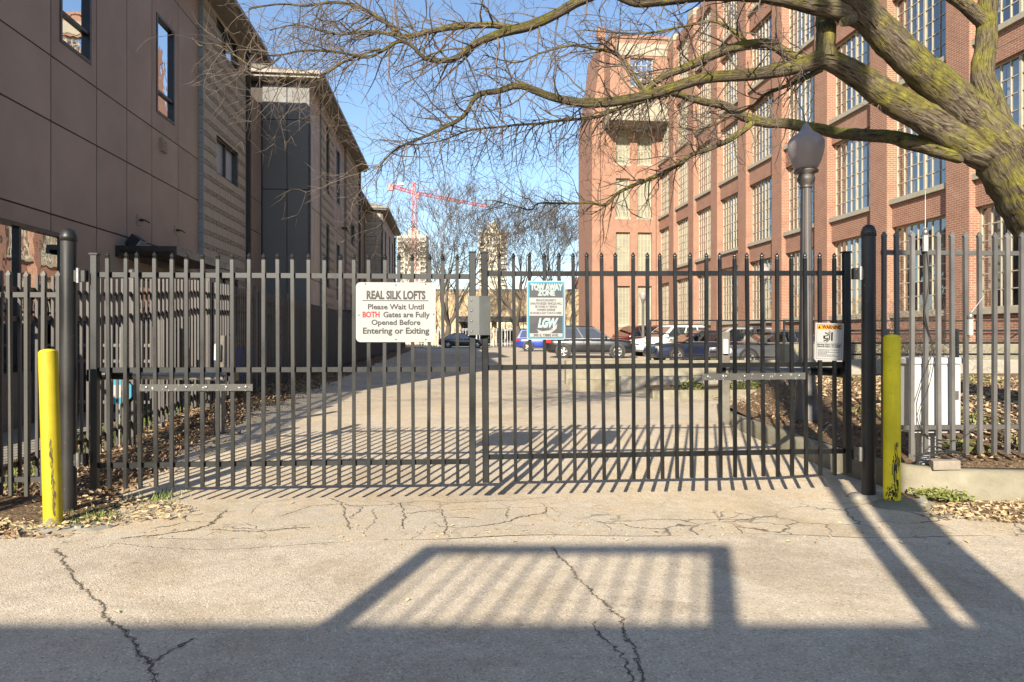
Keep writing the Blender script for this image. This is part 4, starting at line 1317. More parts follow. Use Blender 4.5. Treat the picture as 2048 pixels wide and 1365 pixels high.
# low gate fence across the walk behind
a = B2W(-5.25, 9.2); b = B2W(-3.6, 9.0)
fence_run('walk_gate', 'low grey picket gate across the walk behind the long side fence', (a.x,a.y), (b.x,b.y), .14, .022, .12, 1.25, (1.02,.82,.3), M['fgrey'], M['fgrey'], (.02,.85,1.62), False, .024, 1.35, .07)

# ================================================================== signs
_deps = None
def text_mesh(body, size, xs=1.0, bold=0.0, shear=0.0, align='CENTER', space=1.0, ext=.0006):
    cu = bpy.data.curves.new('lettering', 'FONT')
    cu.body = body; cu.size = size; cu.offset = bold; cu.shear = shear; cu.align_x = align
    cu.space_character = space; cu.extrude = ext; cu.resolution_u = 3
    ob = bpy.data.objects.new('lettering', cu); col.objects.link(ob)
    dg = bpy.context.evaluated_depsgraph_get()
    me = bpy.data.meshes.new_from_object(ob.evaluated_get(dg))
    bpy.data.objects.remove(ob); bpy.data.curves.remove(cu)
    w = [v.co.x for v in me.vertices]
    return me, (max(w)-min(w)) if w else 1.0
def letter(parent, body, x, z, h, width, mat, bold=0.0, shear=0.0, y=-.005, space=1.0, name='lettering'):
    """one line of print, cap height h, scaled to the given width, centred on x, baseline z"""
    size = h/.70
    me, w0 = text_mesh(body, size, 1, bold*size, shear, 'CENTER', space)
    k = width/w0 if width else 1.0
    me.materials.clear(); me.materials.append(M[mat])
    o = inst(name, me, parent, (x, y, z), (R(90), 0, 0))
    o.scale = (k, 1, 1)
    return o
def rrect(w, h, r, n=5):
    out = []
    for cx_, cz_, a0 in ((w/2-r, h/2-r, 0), (-w/2+r, h/2-r, 90), (-w/2+r, -h/2+r, 180), (w/2-r, -h/2+r, 270)):
        for k in range(n+1):
            a_ = R(a0+90*k/n); out.append((cx_+r*math.cos(a_), cz_+r*math.sin(a_)))
    return out
def sign_board(parent, w, h, r, mat, y0=-.003, y1=0.0, name='panel', dx=0, dz=0):
    mb = MB(); mb.prism([(x+dx, z+dz) for x, z in rrect(w, h, r)][::-1], y1, y0); return mb.build(name, M[mat], parent)
# white notice
s = (712+872)/2; off = .034
x_w = lambda px, z=0: None
def sign_at(px, py, extra=.034):
    # intersect the pixel ray with the gate plane (moved towards the camera)
    a0 = GP(0, 0, extra); dirx, diry = (px-1024)/F_PX, 1.0
    nx, ny = -GS, GC
    t_ = (a0.x*nx + a0.y*ny)/(dirx*nx + diry*ny)
    return Vector((dirx*t_, t_, CAM_H-(py-HOR)*t_/F_PX))
p = sign_at(792, 625)
W, H = .613, .462
s1 = thing('notice_sign', 'white metal notice sign reading please wait until both gates are fully opened', 'sign', p, GA)
sign_board(s1, W, H, .035, 'white', -.003, .001)
k = W/160.0
def sz(py): return (625-py)*k
letter(s1, 'REAL SILK LOFTS', 0, sz(598), 16*k, 118*k, 'blk', .042)
mb = MB(); mb.box(-.256, -.0052, sz(602.3), .250, -.0034, sz(600.8)); mb.build('rule_line', M['blk'], s1)
letter(s1, 'Please Wait Until', .0, sz(619), 10.5*k, 112*k, 'blk', .022)
letter(s1, 'BOTH', -.190, sz(635), 11*k, 34*k, 'red', .04)
letter(s1, 'Gates are Fully', .080, sz(635), 11*k, 93*k, 'blk', .022)
letter(s1, 'Opened Before', .0, sz(650.5), 10.5*k, 98*k, 'blk', .022)
letter(s1, 'Entering or Exiting', .0, sz(668), 12*k, 133*k, 'blk', .024)
for px, py in ((731,568),(792,570),(852,568),(718,631),(868,629),(792,680),(852,680)):
    mb = MB(); mb.lathe([(0,0),(.0055,0),(.0045,.003),(0,.004)], 8); mb.build('screw', M['blk'], s1, ((px-792)*k, -.003, sz(py)), (R(90),0,0))
# towing sign
p = sign_at(1092, 621)
s2 = thing('towing_sign', 'teal and charcoal tow away zone sign with white lettering', 'sign', p, GA)
W, H = .303, .462; k = .303/77
sign_board(s2, W, H, .018, 'white', -.003, .001)
sign_board(s2, W-.016, H-.016, .014, 'teal', -.0042, -.0031, 'teal_field')
sign_board(s2, W-.042, H-.040, .006, 'char', -.0054, -.0043, 'charcoal_field')
def tz(py): return (621-py)*k
sign_board(s2, .268, .142, .002, 'white', -.0064, -.0055, 'white_field', 0, tz(614))
sign_board(s2, .258, .028, .002, 'white', -.0064, -.0055, 'white_field', 0, tz(670.5))
for dx, dz_, mt, y in ((.004,-.004,'cyan',-.0068),(0,0,'white',-.0078)):
    letter(s2, 'TOW AWAY', dx, tz(580)+dz_, 12*k, 64*k, mt, .045, .0, y)
    letter(s2, 'ZONE', dx, tz(591)+dz_, 10.5*k, 34*k, mt, .035, .0, y)
for i, (ln, wd) in enumerate((('PRIVATE PROPERTY',40),('UNAUTHORIZED VEHICLES WILL',63),('BE TOWED AT VEHICLE',43),("OWNER'S EXPENSE",37),('24 HOURS A DAY 7 DAYS A WEEK.',64))):
    letter(s2, ln, 0, tz(603.5+6.3*i), 4.3*k, wd*k, 'blk', .02, 0, -.0068)
letter(s2, '305 S. TIBBS AVE.', 0, tz(672.8), 4.6*k, 50*k, 'blk', .03, 0, -.0068)
# badge: slanted pale-blue initials with a white edge over a swoosh
mb = MB()
sw = [(-.075,-.028),(-.03,-.042),(.02,-.036),(.062,-.012),(.088,.018),(.082,-.022),(.04,-.056),(-.02,-.068),(-.068,-.060),(-.058,-.048)]
mb.prism([(x, z+tz(652)) for x, z in sw][::-1], -.0056, -.0066); mb.build('swoosh', M['white'], s2)
letter(s2, 'LGW', .006, tz(654)-.002, 17*k, 42*k, 'white', .07, .28, -.0066, .92)
letter(s2, 'LGW', .006, tz(654), 15.5*k, 38*k, 'cyan', .02, .28, -.0076, .96)
mb = MB(); mb.box(-.05,-.0076,tz(660.6),.055,-.0067,tz(659.6)); mb.build('fine_print', M['char'], s2)
for dz_ in (.219, -.219):
    mb = MB(); mb.lathe([(0,0),(.0055,0),(.0045,.003),(0,.004)], 8); mb.build('screw', M['bolt'], s2, (0, -.003, dz_), (R(90),0,0))
# warning sign
p = sign_at(1658, 684, .03)
s3 = thing('warning_sign', 'white warning sign with orange header and crushed hand pictogram', 'sign', p, GA, None, (0, R(1.6), GA))
k = .245/62; W, H = .235, .30
def wz(py): return (684-py)*k*.98
sign_board(s3, W, H, .008, 'white', -.003, .001)
mb = MB()
for a0,b0,a1,b1 in sub_rect((-W/2+.012,-H/2+.012,W/2-.012,H/2-.012), [(-W/2+.0135,-H/2+.0135,W/2-.0135,H/2-.0135)]): mb.box(a0,-.0042,b0,a1,-.0031,b1)
mb.build('border_line', M['blk'], s3)
mb = MB(); mb.box(-W/2+.014, -.0046, wz(658.5), W/2-.014, -.0032, wz(649)); mb.build('orange_band', M['orange'], s3)
letter(s3, 'WARNING', .016, wz(657), 7.0*k, 40*k, 'blk', .04, 0, -.0056)
mb = MB(); mb.prism([(-.098,wz(657)),(-.074,wz(657)),(-.086,wz(650.8))][::-1], -.0047, -.0056); mb.build('alert_triangle', M['blk'], s3)
mb = MB(); mb.box(-W/2+.014, -.0046, wz(687.0), W/2-.014, -.0032, wz(686.6)); mb.build('rule_line', M['blk'], s3)
mb = MB()
def thick(x0, z0, x1, z1, w):
    a_, b_ = Vector((x0,0,wz(z0))), Vector((x1,0,wz(z1))); d_ = (b_-a_).normalized(); n_ = Vector((-d_.z,0,d_.x))*w/2
    vs4 = [a_+n_, b_+n_, b_-n_, a_-n_]
    mb.add([(v.x,-.0046,v.z) for v in vs4], [(0,1,2,3)]); mb.add([(v.x,-.0046,v.z) for v in vs4], [(3,2,1,0)])
thick(.020,664,.020,682,.014); thick(.002,660.5,.002,670,.006); thick(.002,670,.0,679,.009); thick(.0,679,-.025,685,.007)
thick(-.038,665,-.006,669.5,.008); thick(-.048,683,-.012,679,.009); thick(-.043,671.5,-.043,678,.016); thick(-.038,672,-.008,671.2,.006); thick(-.038,677.6,-.008,677,.007); thick(-.010,664.5,-.008,667,.006)
mb.build('hand_pictogram', M['blk'], s3)
letter(s3, 'Moving Gate Can Cause', 0, wz(691.5), 3.0*k, 50*k, 'blk', .03, 0, -.0042)
letter(s3, 'Serious Injury or Death', -.003, wz(695.5), 3.0*k, 48*k, 'blk', .03, 0, -.0042)
for i, (wd, dx) in enumerate(((47,0),(25,-.043),(48,0),(19,-.055),(38,-.018),(45,-.005))):
    # fine print too small to read: grey hairlines of words
    mb = MB(); x = -wd*k/2+dx; rr = random.Random(i)
    while x < wd*k/2+dx-.004:
        w_ = rr.uniform(.006,.018); mb.box(x, -.0042, wz(701.5+2.6*i), min(x+w_, wd*k/2+dx), -.0032, wz(700.4+2.6*i)); x += w_+.004
    mb.build('fine_print', M['char'], s3)

# ================================================================== gate operators, safety posts, cabinet, antennas
def actuator(label, s0, s1, z0, z1, off):
    a_, b_ = GP(s0, z0, -off), GP(s1, z1, -off*.75)
    t_ = thing('gate_operator', label, 'gate operator', a_, 0, 'gate operator arms')
    d_ = b_-a_
    mb = MB(); mb.tube([d_*.0, d_*.27], [.036,.036], 16); mb.build('motor_housing', M['gate'], t_)
    mb = MB(); mb.tube([d_*.22, d_*.95], [.032,.032], 16); mb.build('tube', M['galv'], t_)
    mb = MB(); mb.tube([d_*.95, d_*1.02], [.012,.012], 10); mb.build('rod', M['bolt'], t_)
    mb = MB(); mb.cbox(d_*1.02, (.05,.10,.07)); mb.build('clevis', M['gate'], t_)
    mb = MB(); mb.cbox((0,-.03,0), (.05,.16,.09)); mb.build('bracket', M['gate'], t_)
actuator('pale tubular gate operator arm behind the gate leaf with the white notice sign', -.06, .965, 1.045, 1.03, .16)
actuator('grey tubular gate operator arm behind the gate leaf with the warning sign', 5.93, 4.92, 1.05, 1.075, .17)
def wood_post(label, x, y, h, w, lean):
    z = gz(x, y)
    t_ = thing('safety_post', label, 'post', (x, y, z), R(8), None, (0, R(lean), R(8)))
    mb = MB(); mb.cbox((0,0,h/2-.06), (w,w,h+.12), 0, None, .008); mb.build('timber', M['wood'], t_)
    mb = MB(); mb.cbox((-.02,-w/2-.025,h-.2), (.07,.05,.2), 0, None, .01); mb.build('sensor', M['cab'], t_)
wood_post('leaning weathered timber post with a pale sensor beside the mulch strip', -3.58, 8.35, 1.20, .105, 1.2)
wood_post('weathered grey square timber post at the end of the curved kerb', 2.93, 9.42, 1.28, .115, 0)
# cabinet
cb = thing('operator_cabinet', 'white metal operator cabinet standing behind the grey fence pickets', 'cabinet', (3.49, 5.775, .28), GA)
mb = MB(); mb.cbox((0,0,.56), (.43,.28,.58), 0, None, .012); mb.build('body', M['cab'], cb)
mb = MB(); mb.cbox((0,0,.865), (.465,.315,.05), 0, None, .012); mb.build('lid', M['cab'], cb)
mb = MB(); mb.cbox((.02,-.143,.555), (.38,.010,.52), 0, None, .004); dr_ = mb.build('door', M['cab'], cb)
mb = MB(); mb.cbox((.17,-.152,.58), (.03,.012,.07)); mb.build('latch', M['bolt'], dr_)
mb = MB(); mb.cbox((0,.02,.13), (.16,.14,.32)); mb.build('pedestal', M['galv'], cb)
# antennas on the right fence
def antenna(label, s_, zb, h, rod):
    p_ = GP(s_, zb, .03)
    t_ = thing('antenna', label, 'antenna', p_, GA)
    mb = MB(); mb.cbox((0,0,.0), (.035,.02,.13)); mb.build('bracket', M['galv'], t_)
    mb = MB(); mb.lathe([(.006,.06),(.022,.075),(.022,.10),(.008,.12)], 12); mb.build('base', M['bolt'], t_)
    mb = MB(); mb.tube([(0,0,.11),rod*.5+Vector((0,0,.11)),rod+Vector((0,0,.11))], [.004,.003,.002], 6); mb.build('whip', M['galv'], t_)
antenna('upright whip antenna clamped to a fence picket above the white cabinet', 6.20+.117*3-.02, 2.10, 0, Vector((0,0,.32)))
antenna('slanting whip antenna clamped lower on a fence picket beside the shrubs', 6.20+.117*6+.01, 1.42, 0, Vector((.12,0,.15)))
def cable(label, pts, r=.005, group=None):
    pts = catmull([tuple(p) for p in pts], 6)
    mb = MB(); o0 = pts[0]
    mb.tube([p-o0 for p in pts], r, 6)
    return tag(mb.build('cable', M['cable'], None, o0), label, 'cable', group)
g6 = lambda ds, z, off=.03: GP(6.20+.117*2+ds, z, off)
cable('thin black antenna cable hanging down a fence picket beside the cabinet', [g6(.1,2.1),g6(.13,1.8),g6(.09,1.5),g6(.15,1.25),g6(.08,1.0),g6(.02,.75),g6(.1,.55),g6(.35,.5),g6(.55,.62)], .0035)
cable('looser grey cable looping past the cabinet edge', [g6(.07,1.7),g6(.11,1.45),g6(.17,1.2),g6(.13,.95),g6(.05,.7),g6(.12,.52),g6(.3,.46)], .003)
for i in range(6):
    r_ = random.Random(40+i)
    cable('tangle of black cable on the mulch at the foot of the cabinet', [g6(.05+r_.uniform(-.05,.1), .34+r_.uniform(0,.05)), g6(.18+r_.uniform(-.05,.05), .36+r_.uniform(0,.10)), g6(.33+r_.uniform(-.05,.05), .35+r_.uniform(0,.08)), g6(.42+r_.uniform(-.08,.05), .33+r_.uniform(0,.05)), g6(.25, .33)], .005, 'cable tangle')
mb = MB(); mb.cbox((0,0,.036), (.20,.09,.072), 0, None, .004)
tag(mb.build('loose_brick', M['split'], None, (3.52, 5.55, .272), (R(4),R(-3),R(-12))), 'loose grey brick resting on the kerb below the fence', 'brick')

# ================================================================== lamps
def m_globe():
    t = NT('ribbed_acorn_globe'); t.set((.42,.375,.37), .28, 0, .5)
    tl = t.n('BsdfTranslucent'); tl.inputs['Color'].default_value = (.62,.56,.55,1); mx = t.n('MixShader'); mx.inputs[0].default_value = .35
    t.l(t.b.outputs[0], mx.inputs[1]); t.l(tl.outputs[0], mx.inputs[2]); t.l(mx.outputs[0], t.out.inputs['Surface'])
    return t.mat
M['globe'] = m_globe()
def build_lamp(p, label, detail=True):
    t_ = thing('street_lamp', label, 'street lamp', p, 0, 'acorn street lamps')
    H = 3.32
    mb = MB()
    mb.lathe([(.19,-.05),(.19,.05),(.175,.09),(.175,.14),(.15,.19),(.145,.42),(.15,.46),(.135,.5),(.125,.62),(.12,.80),(.13,.83),(.13,.86),(.10,.90)], 16); mb.build('base', M['lamp'], t_)
    mb = MB(); mb.lathe([(.098,.88),(.10,.95),(.085,1.9),(.072,H)], 24, (0,0,0), 0, False, .09); mb.build('shaft', M['lamp'], t_)
    mb = MB(); mb.lathe([(.085,H),(.09,H+.01),(.072,H+.03),(.075,H+.04),(.118,H+.10),(.122,H+.14),(.095,H+.19),(.085,H+.2),(.165,H+.22),(.168,H+.245),(.13,H+.26)], 24); mb.build('fitter', M['lamp'], t_)
    mb = MB(); g0 = H+.25
    mb.lathe([(.135,g0),(.165,g0+.05),(.205,g0+.14),(.235,g0+.25),(.248,g0+.35),(.243,g0+.41),(.215,g0+.46),(.165,g0+.50),(.120,g0+.53),(.085,g0+.56),(.055,g0+.62),(.03,g0+.66),(.004,g0+.685)], 48, (0,0,0), 0, True, .012); mb.build('globe', M['globe'], t_)
    return t_
pL = Vector((3.575, 8.3, bedz(3.575,8.3)-.01))
l0 = build_lamp(pL, 'acorn street lamp with scuffed base standing in the planting bed'); l0.scale = (.855,.855,.855)
for px, Y, lb_ in ((1527, 28.5, 'acorn street lamp beyond the parked grey sedan'), (1286, 45.0, 'acorn street lamp against the brick wing'), (1187, 62.0, 'farthest acorn street lamp left of the brick wing')):
    c = copy_tree(l0); q = at(px, 0, Y); c.location = (q.x, Y, gz(q.x, Y)); c['label'] = lb_; c.scale = (1,1,1)

# ================================================================== bins and boxes on the walk
M['bin'] = plain('dark_bin_plastic', (.022,.022,.026), .5)
def bin_(label, u, v, w, d_, h):
    p_ = B2W(u, v); t_ = thing('bin', label, 'bin', (p_.x, p_.y, gz(p_.x,p_.y)+.03), AB)
    mb = MB(); mb.add([(-w/2*.88,-d_/2*.88,0),(w/2*.88,-d_/2*.88,0),(w/2*.88,d_/2*.88,0),(-w/2*.88,d_/2*.88,0),(-w/2,-d_/2,h),(w/2,-d_/2,h),(w/2,d_/2,h),(-w/2,d_/2,h)], [(0,3,2,1),(4,5,6,7),(0,1,5,4),(1,2,6,5),(2,3,7,6),(3,0,4,7)]); mb.build('body', M['bin'], t_)
    mb = MB(); mb.cbox((0,0,h+.03), (w*1.06,d_*1.06,.06), 0, None, .02); mb.build('lid', M['bin'], t_)
    mb = MB(); mb.tube([(-w*.4,d_/2+.02,h),(w*.4,d_/2+.02,h)], .02, 8); mb.build('handle', M['bin'], t_)
    return t_
bin_('dark lidded bin on the walk nearest the low grey gate', -4.75, 10.3, .75, .85, 1.15)
bb = bin_('dark lidded bin with a round pale emblem below the canopy', -4.7, 11.9, .8, .9, 1.25)
mb = MB(); mb.lathe([(0,0),(.10,0),(.10,.006),(0,.006)], 20); mb.build('emblem', M['cyan'], bb, (.05,-.452,.72), (R(90),0,0))
mb = MB(); mb.box(-.05,-.003,-.015,.05,.0,.015); mb.build('emblem_bar', M['bin'], bb, (.05,-.459,.72))
M['blue'] = plain('blue_crate_plastic', (.02,.10,.42), .45)
for i, (u, v) in enumerate(((-4.6,14.6),(-4.5,15.6))):
    p_ = B2W(u, v); t_ = thing('crate', ('blue plastic crate with orange lid on the walk by the block wall', 'blue plastic crate with orange lid farther along the walk')[i], 'crate', (p_.x,p_.y,gz(p_.x,p_.y)+.03), AB)
    mb = MB(); mb.cbox((0,0,.4), (.45,.5,.8), 0, None, .02); mb.build('body', M['blue'], t_)
    mb = MB(); mb.cbox((0,0,.84), (.48,.53,.08), 0, None, .02); mb.build('lid', M['orange'], t_)
# small octagonal board leaning on the side fence
p_ = B2W(-3.62, 7.9)
t_ = thing('yard_sign', 'small pale blue octagonal sign board low behind the side fence', 'sign', (p_.x, p_.y, gz(p_.x,p_.y)), AB)
mb = MB(); mb.prism([(.15*math.cos(R(22.5+45*i)), .62+.15*math.sin(R(22.5+45*i))) for i in range(8)][::-1], -.004, .004); bo_ = mb.build('board', M['teal'], t_)
mb = MB(); mb.box(-.1,-.006,.55,.1,-.0045,.69); mb.build('white_field', M['white'], bo_)
mb = MB(); mb.bar((0,.008,-.05),(0,.008,.7),.02,.01); mb.build('stake', M['galv'], t_)
# ================================================================== parked cars
def m_car(name, c, metal=.3):
    t = NT(name); v = t.coord()
    n = t.noise(v, 2.0, 4)
    t.set(t.ramp(n, [(.3, tuple(x*.9 for x in c)), (.7, tuple(min(1,x*1.1) for x in c))]), t.ramp(n, [(.3,.22),(.7,.34)]), metal, .5)
    t.b.inputs['Coat Weight'].default_value = .6; t.b.inputs['Coat Roughness'].default_value = .06
    return t.mat
M['tyre'] = plain('tyre_rubber', (.03,.029,.028), .85)
M['rim'] = plain('alloy_rim', (.50,.50,.50), .32, .7)
M['rimdark'] = plain('dark_wheel_well', (.008,.008,.008), .8)
M['tail'] = plain('tail_lamp_red', (.45,.02,.02), .15)
M['headl'] = plain('head_lamp_clear', (.60,.62,.62), .12, .3)
M['amber'] = plain('amber_lamp', (.75,.25,.02), .2)
M['plastic'] = plain('black_trim_plastic', (.02,.02,.02), .6)
def wheel(parent, x, y, r, w):
    sgn = 1 if y > 0 else -1
    mb = MB(); mb.lathe([(r*.62,-w/2),(r*.93,-w/2),(r,-w*.3),(r,w*.3),(r*.93,w/2),(r*.62,w/2),(r*.60,w*.3),(r*.60,-w*.3),(r*.62,-w/2)], 28)
    wh = mb.build('wheel', M['tyre'], parent, (x, y, r), (R(-90)*sgn, 0, 0))
    mb = MB(); zf = w*.42
    mb.lathe([(r*.60,zf-.06),(r*.64,zf),(r*.60,zf+.006),(r*.56,zf-.01),(r*.55,zf-.06)], 28)
    for k in range(5):
        a = 2*math.pi*k/5
        for da in (-.13, .13):
            p0 = Vector((r*.10*math.cos(a+da*2), r*.10*math.sin(a+da*2), zf)); p1 = Vector((r*.58*math.cos(a+da), r*.58*math.sin(a+da), zf-.01))
            mb.bar(p0, p1, r*.095, .03)
    mb.lathe([(0.001,zf-.02),(r*.16,zf-.02),(r*.16,zf+.012),(.001,zf+.016)], 12)
    mb.build('rim', M['rim'], wh)
    mb = MB(); mb.lathe([(.001,zf-.08),(r*.58,zf-.08),(r*.58,zf-.07),(.001,zf-.07)], 20); mb.build('wheel_well', M['rimdark'], wh)
def car(label, p, heading, L, W, H, style, paint, facing_mirror=True):
    x0, y0 = p
    t_ = thing('parked_car', label, 'car', (x0, y0, gz(x0,y0)+.008), heading, 'cars in the parking lot')
    hw = W/2; r = .36 if style == 'suv' else .33
    belt = H*(.60 if style == 'suv' else .635); hood = H*(.57 if style == 'suv' else .57)
    zl = .24 if style == 'suv' else .18
    deck = belt if style == 'suv' else belt*1.0
    # stations: (x, top, low, width factor)
    if style == 'suv':
        st = [(-.5,.80*belt,zl+.22,.80),(-.492,.93*belt,zl+.12,.90),(-.47,belt,zl+.05,.965),(-.38,belt,zl,1),(-.1,belt,zl,1),(.16,belt*.985,zl,1),(.23,hood*1.03,zl,1),(.34,hood*1.0,zl,.985),(.43,hood*.95,zl+.02,.95),(.475,hood*.86,zl+.06,.88),(.495,hood*.70,zl+.14,.80),(.5,hood*.62,zl+.2,.74)]
        xbr, xbf, xrr, xrf = -.485, .235, -.42, .05
    else:
        st = [(-.5,.78*deck,zl+.25,.80),(-.49,.92*deck,zl+.15,.89),(-.45,deck,zl+.06,.95),(-.36,deck*1.01,zl,1),(-.1,belt,zl,1),(.14,belt*.985,zl,1),(.22,hood*1.05,zl,1),(.34,hood*.98,zl,.985),(.43,hood*.90,zl+.02,.94),(.475,hood*.80,zl+.06,.86),(.495,hood*.66,zl+.14,.78),(.5,hood*.58,zl+.2,.72)]
        xbr, xbf, xrr, xrf = -.42, .225, -.22, .03
    mb = MB(); vs_, fs = [], []
    for xf, top, low, wf in st:
        w = hw*wf; hh = top-low
        half = [(w*.80,low),(w*.965,low+.07*hh+.02),(w*.985,low+.28*hh),(w*1.0,low+.55*hh),(w*.985,low+.80*hh),(w*.955,low+.93*hh),(w*.88,top)]
        ring = half + [(0,top+.025)] + [(-a, b) for a, b in half[::-1]]
        vs_ += [(xf*L, a, b) for a, b in ring]
    n = 15
    for i in range(len(st)-1):
        for k in range(n):
            k2 = (k+1) % n
            fs.append((i*n+k, (i+1)*n+k, (i+1)*n+k2, i*n+k2))
    mb.add(vs_, fs, 0, True)
    mb.add(vs_[:n], [tuple(range(n-1,-1,-1))][::1]); mb.add(vs_[-n:], [tuple(range(n))])
    mb.build('body', paint, t_)
    # greenhouse
    zb_, zr_ = belt-.01, H-.02
    wb, wr = hw*.925, hw*.72
    def gp(s, t, side):       # side surface
        xb = (xbr+(xbf-xbr)*s)*L; xr = (xrr+(xrf-xrr)*s)*L
        return Vector((xb+(xr-xb)*t, side*(wb+(wr-wb)*t), zb_+(zr_-.05-zb_)*t))
    mb = MB()
    c = [gp(0,0,-1),gp(1,0,-1),gp(1,0,1),gp(0,0,1),gp(0,1,-1),gp(1,1,-1),gp(1,1,1),gp(0,1,1)]
    c2 = [Vector((c[k].x+(.09 if k in (4,7) else -.12), c[k].y*.90, zr_)) for k in (4,5,6,7)]
    c3 = [Vector((c[k].x+(.25 if k in (4,7) else -.32), c[k].y*.6, zr_+.025)) for k in (4,5,6,7)]
    allv = c + c2 + c3
    mb.add(allv, [(0,1,5,4),(2,3,7,6),(1,2,6,5),(3,0,4,7),(4,5,9,8),(5,6,10,9),(6,7,11,10),(7,4,8,11),(8,9,13,12),(9,10,14,13),(10,11,15,14),(11,8,12,15),(12,13,14,15)], 0, False)
    mb.build('cabin', paint, t_)
    for side in (-1, 1):
        cuts = ((.045,.24),(.27,.55),(.58,.93)) if style == 'suv' else ((.07,.20),(.23,.53),(.56,.93))
        for a, b in cuts:
            q = []
            for s, t in ((a,.06),(b,.06),(b,.93),(a,.93)):
                pt = gp(s, t, side); pt.y += side*.006; q.append(pt)
            mb = MB(); mb.add(q, [(0,1,2,3) if side < 0 else (3,2,1,0)]); mb.build('side_window', M['carglass'], t_)
        mb = MB()
        pa, pb_ = gp(.03,.02,side), gp(.97,.02,side); pa.y += side*.012; pb_.y += side*.012
        mb.bar(pa, pb_, .016, .02); mb.build('window_trim', M['rim'], t_)
        # mirror, handles, sill, arches
        q = gp(.93, .12, side); mb = MB(); mb.cbox((q.x+.02, side*(abs(q.y)+.12), q.z+.02), (.10,.20,.14), 0, None, .03); mb.build('mirror', paint, t_)
        for s in (.36,.66):
            q = gp(s, 0, side); mb = MB(); mb.cbox((q.x, side*hw*.99, zb_-.11), (.17,.03,.025)); mb.build('door_handle', M['rim'], t_)
        for s in (.255, .565):
            q = gp(s, 0, side); mb = MB(); mb.box(q.x-.005, side*hw*1.002-.004, zl+.2, q.x+.005, side*hw*1.002+.004, zb_-.06); mb.build('door_gap', M['rimdark'], t_)
        mb = MB(); mb.box(-.30*L, side*hw*.985-.03, zl-.01, .30*L, side*hw*.985+.03, zl+.09); mb.build('sill_trim', M['plastic'], t_)
        for xw in (-.305*L, .295*L):
            mb = MB(); mb.lathe([(.001,-.02),(r*1.2,-.02),(r*1.2,.0),(r*1.10,.006),(.001,.006)], 28); mb.build('wheel_arch', M['rimdark'] if style != 'suv' else M['plastic'], t_, (xw, side*(hw*.996), r+.02), (R(-90)*side, 0, 0))
            wheel(t_, xw, side*(hw-.085), r, .22)
        mb = MB(); mb.cbox((-.468*L, side*hw*.80, belt*.86), (.26,.36,.16), 0, None, .03); mb.build('tail_lamp', M['tail'], t_)
        mb = MB(); mb.cbox((.452*L, side*hw*.72, hood*.80), (.24,.36,.14), 0, None, .03); mb.build('head_lamp', M['headl'], t_)
        mb = MB(); mb.cbox((.462*L, side*hw*.86, hood*.76), (.12,.14,.06), 0, None, .02); mb.build('turn_lamp', M['amber'], t_)
    q = [gp(1,.07,-1),gp(1,.07,1),gp(1,.95,1),gp(1,.95,-1)]; q = [Vector((p_.x+.008,p_.y*.92,p_.z+.004)) for p_ in q]
    mb = MB(); mb.add(q, [(0,1,2,3)]); mb.build('windscreen', M['carglass'], t_)
    q = [gp(0,.10,1),gp(0,.10,-1),gp(0,.93,-1),gp(0,.93,1)]; q = [Vector((p_.x-.008,p_.y*.88,p_.z)) for p_ in q]
    mb = MB(); mb.add(q, [(0,1,2,3)]); mb.build('rear_window', M['carglass'], t_)
    mb = MB(); mb.cbox((.494*L,0,hood*.62), (.05,W*.55,.20), 0, None, .02); mb.build('grille', M['plastic'], t_)
    for xe in (-.485, .478):
        mb = MB(); mb.cbox((xe*L,0,zl+.20), (.14,W*.80,.16), 0, None, .04); mb.build('bumper', M['plastic'], t_)
    if style == 'suv':
        for side in (-1,1):
            mb = MB(); mb.bar((xrr*L+.15, side*wr*.93, zr_+.05), (xrf*L-.25, side*wr*.93, zr_+.05), .035, .03); mb.build('roof_rail', M['plastic'], t_)
    return t_
C = {k: m_car('car_paint_'+k, c, m) for k, c, m in (('black',(.012,.013,.016),.2),('blue',(.025,.05,.30),.35),('white',(.72,.72,.70),.0),('maroon',(.10,.015,.018),.3),('navy',(.015,.02,.045),.3),('silver',(.36,.36,.38),.6),('grey',(.09,.095,.105),.5),('dark',(.02,.025,.04),.3))}
def park(px, Y, hd, *a): 
    q = at(px, 0, Y); return car(a[0], (q.x, Y), R(hd), *a[1:])
park(1181, 37.0, -6, 'black sport utility car parked side on with silver wheels', 4.75, 1.95, 1.70, 'suv', C['black'])
park(1094, 52.0, -4, 'bright blue sport utility car parked behind the towing sign', 4.6, 1.85, 1.68, 'suv', C['blue'])
park(1265, 47.0, -150, 'maroon sport utility car showing its windscreen beside the brick wing', 4.8, 1.95, 1.85, 'suv', C['maroon'])
park(1338, 40.0, -158, 'white sport utility car between the maroon car and the silver car', 4.8, 1.95, 1.80, 'suv', C['white'])
park(1392, 31.5, 192, 'dark navy sedan parked nose out behind the iron railing', 4.7, 1.85, 1.45, 'sedan', C['navy'])
park(1462, 33.5, 176, 'silver sport utility car parked behind the square timber post', 4.7, 1.9, 1.62, 'suv', C['silver'])
park(1545, 27.0, 186, 'grey sedan with amber side lamp parked behind the lamp post', 4.75, 1.85, 1.46, 'sedan', C['grey'])
park(926, 66.5, 3, 'dark car parked along the far street under the bare trees', 4.7, 1.85, 1.45, 'sedan', C['dark'])

# pale street fence beyond the lot
fence_run('street_fence', 'pale picket fence along the far street before the tan building', (-14, 73.8), (9, 73.8), .30, .05, .05, 2.0, (1.8,.3), M['galv'], M['galv'], (0,6,12,18,23), False, .05, 2.1, .12)
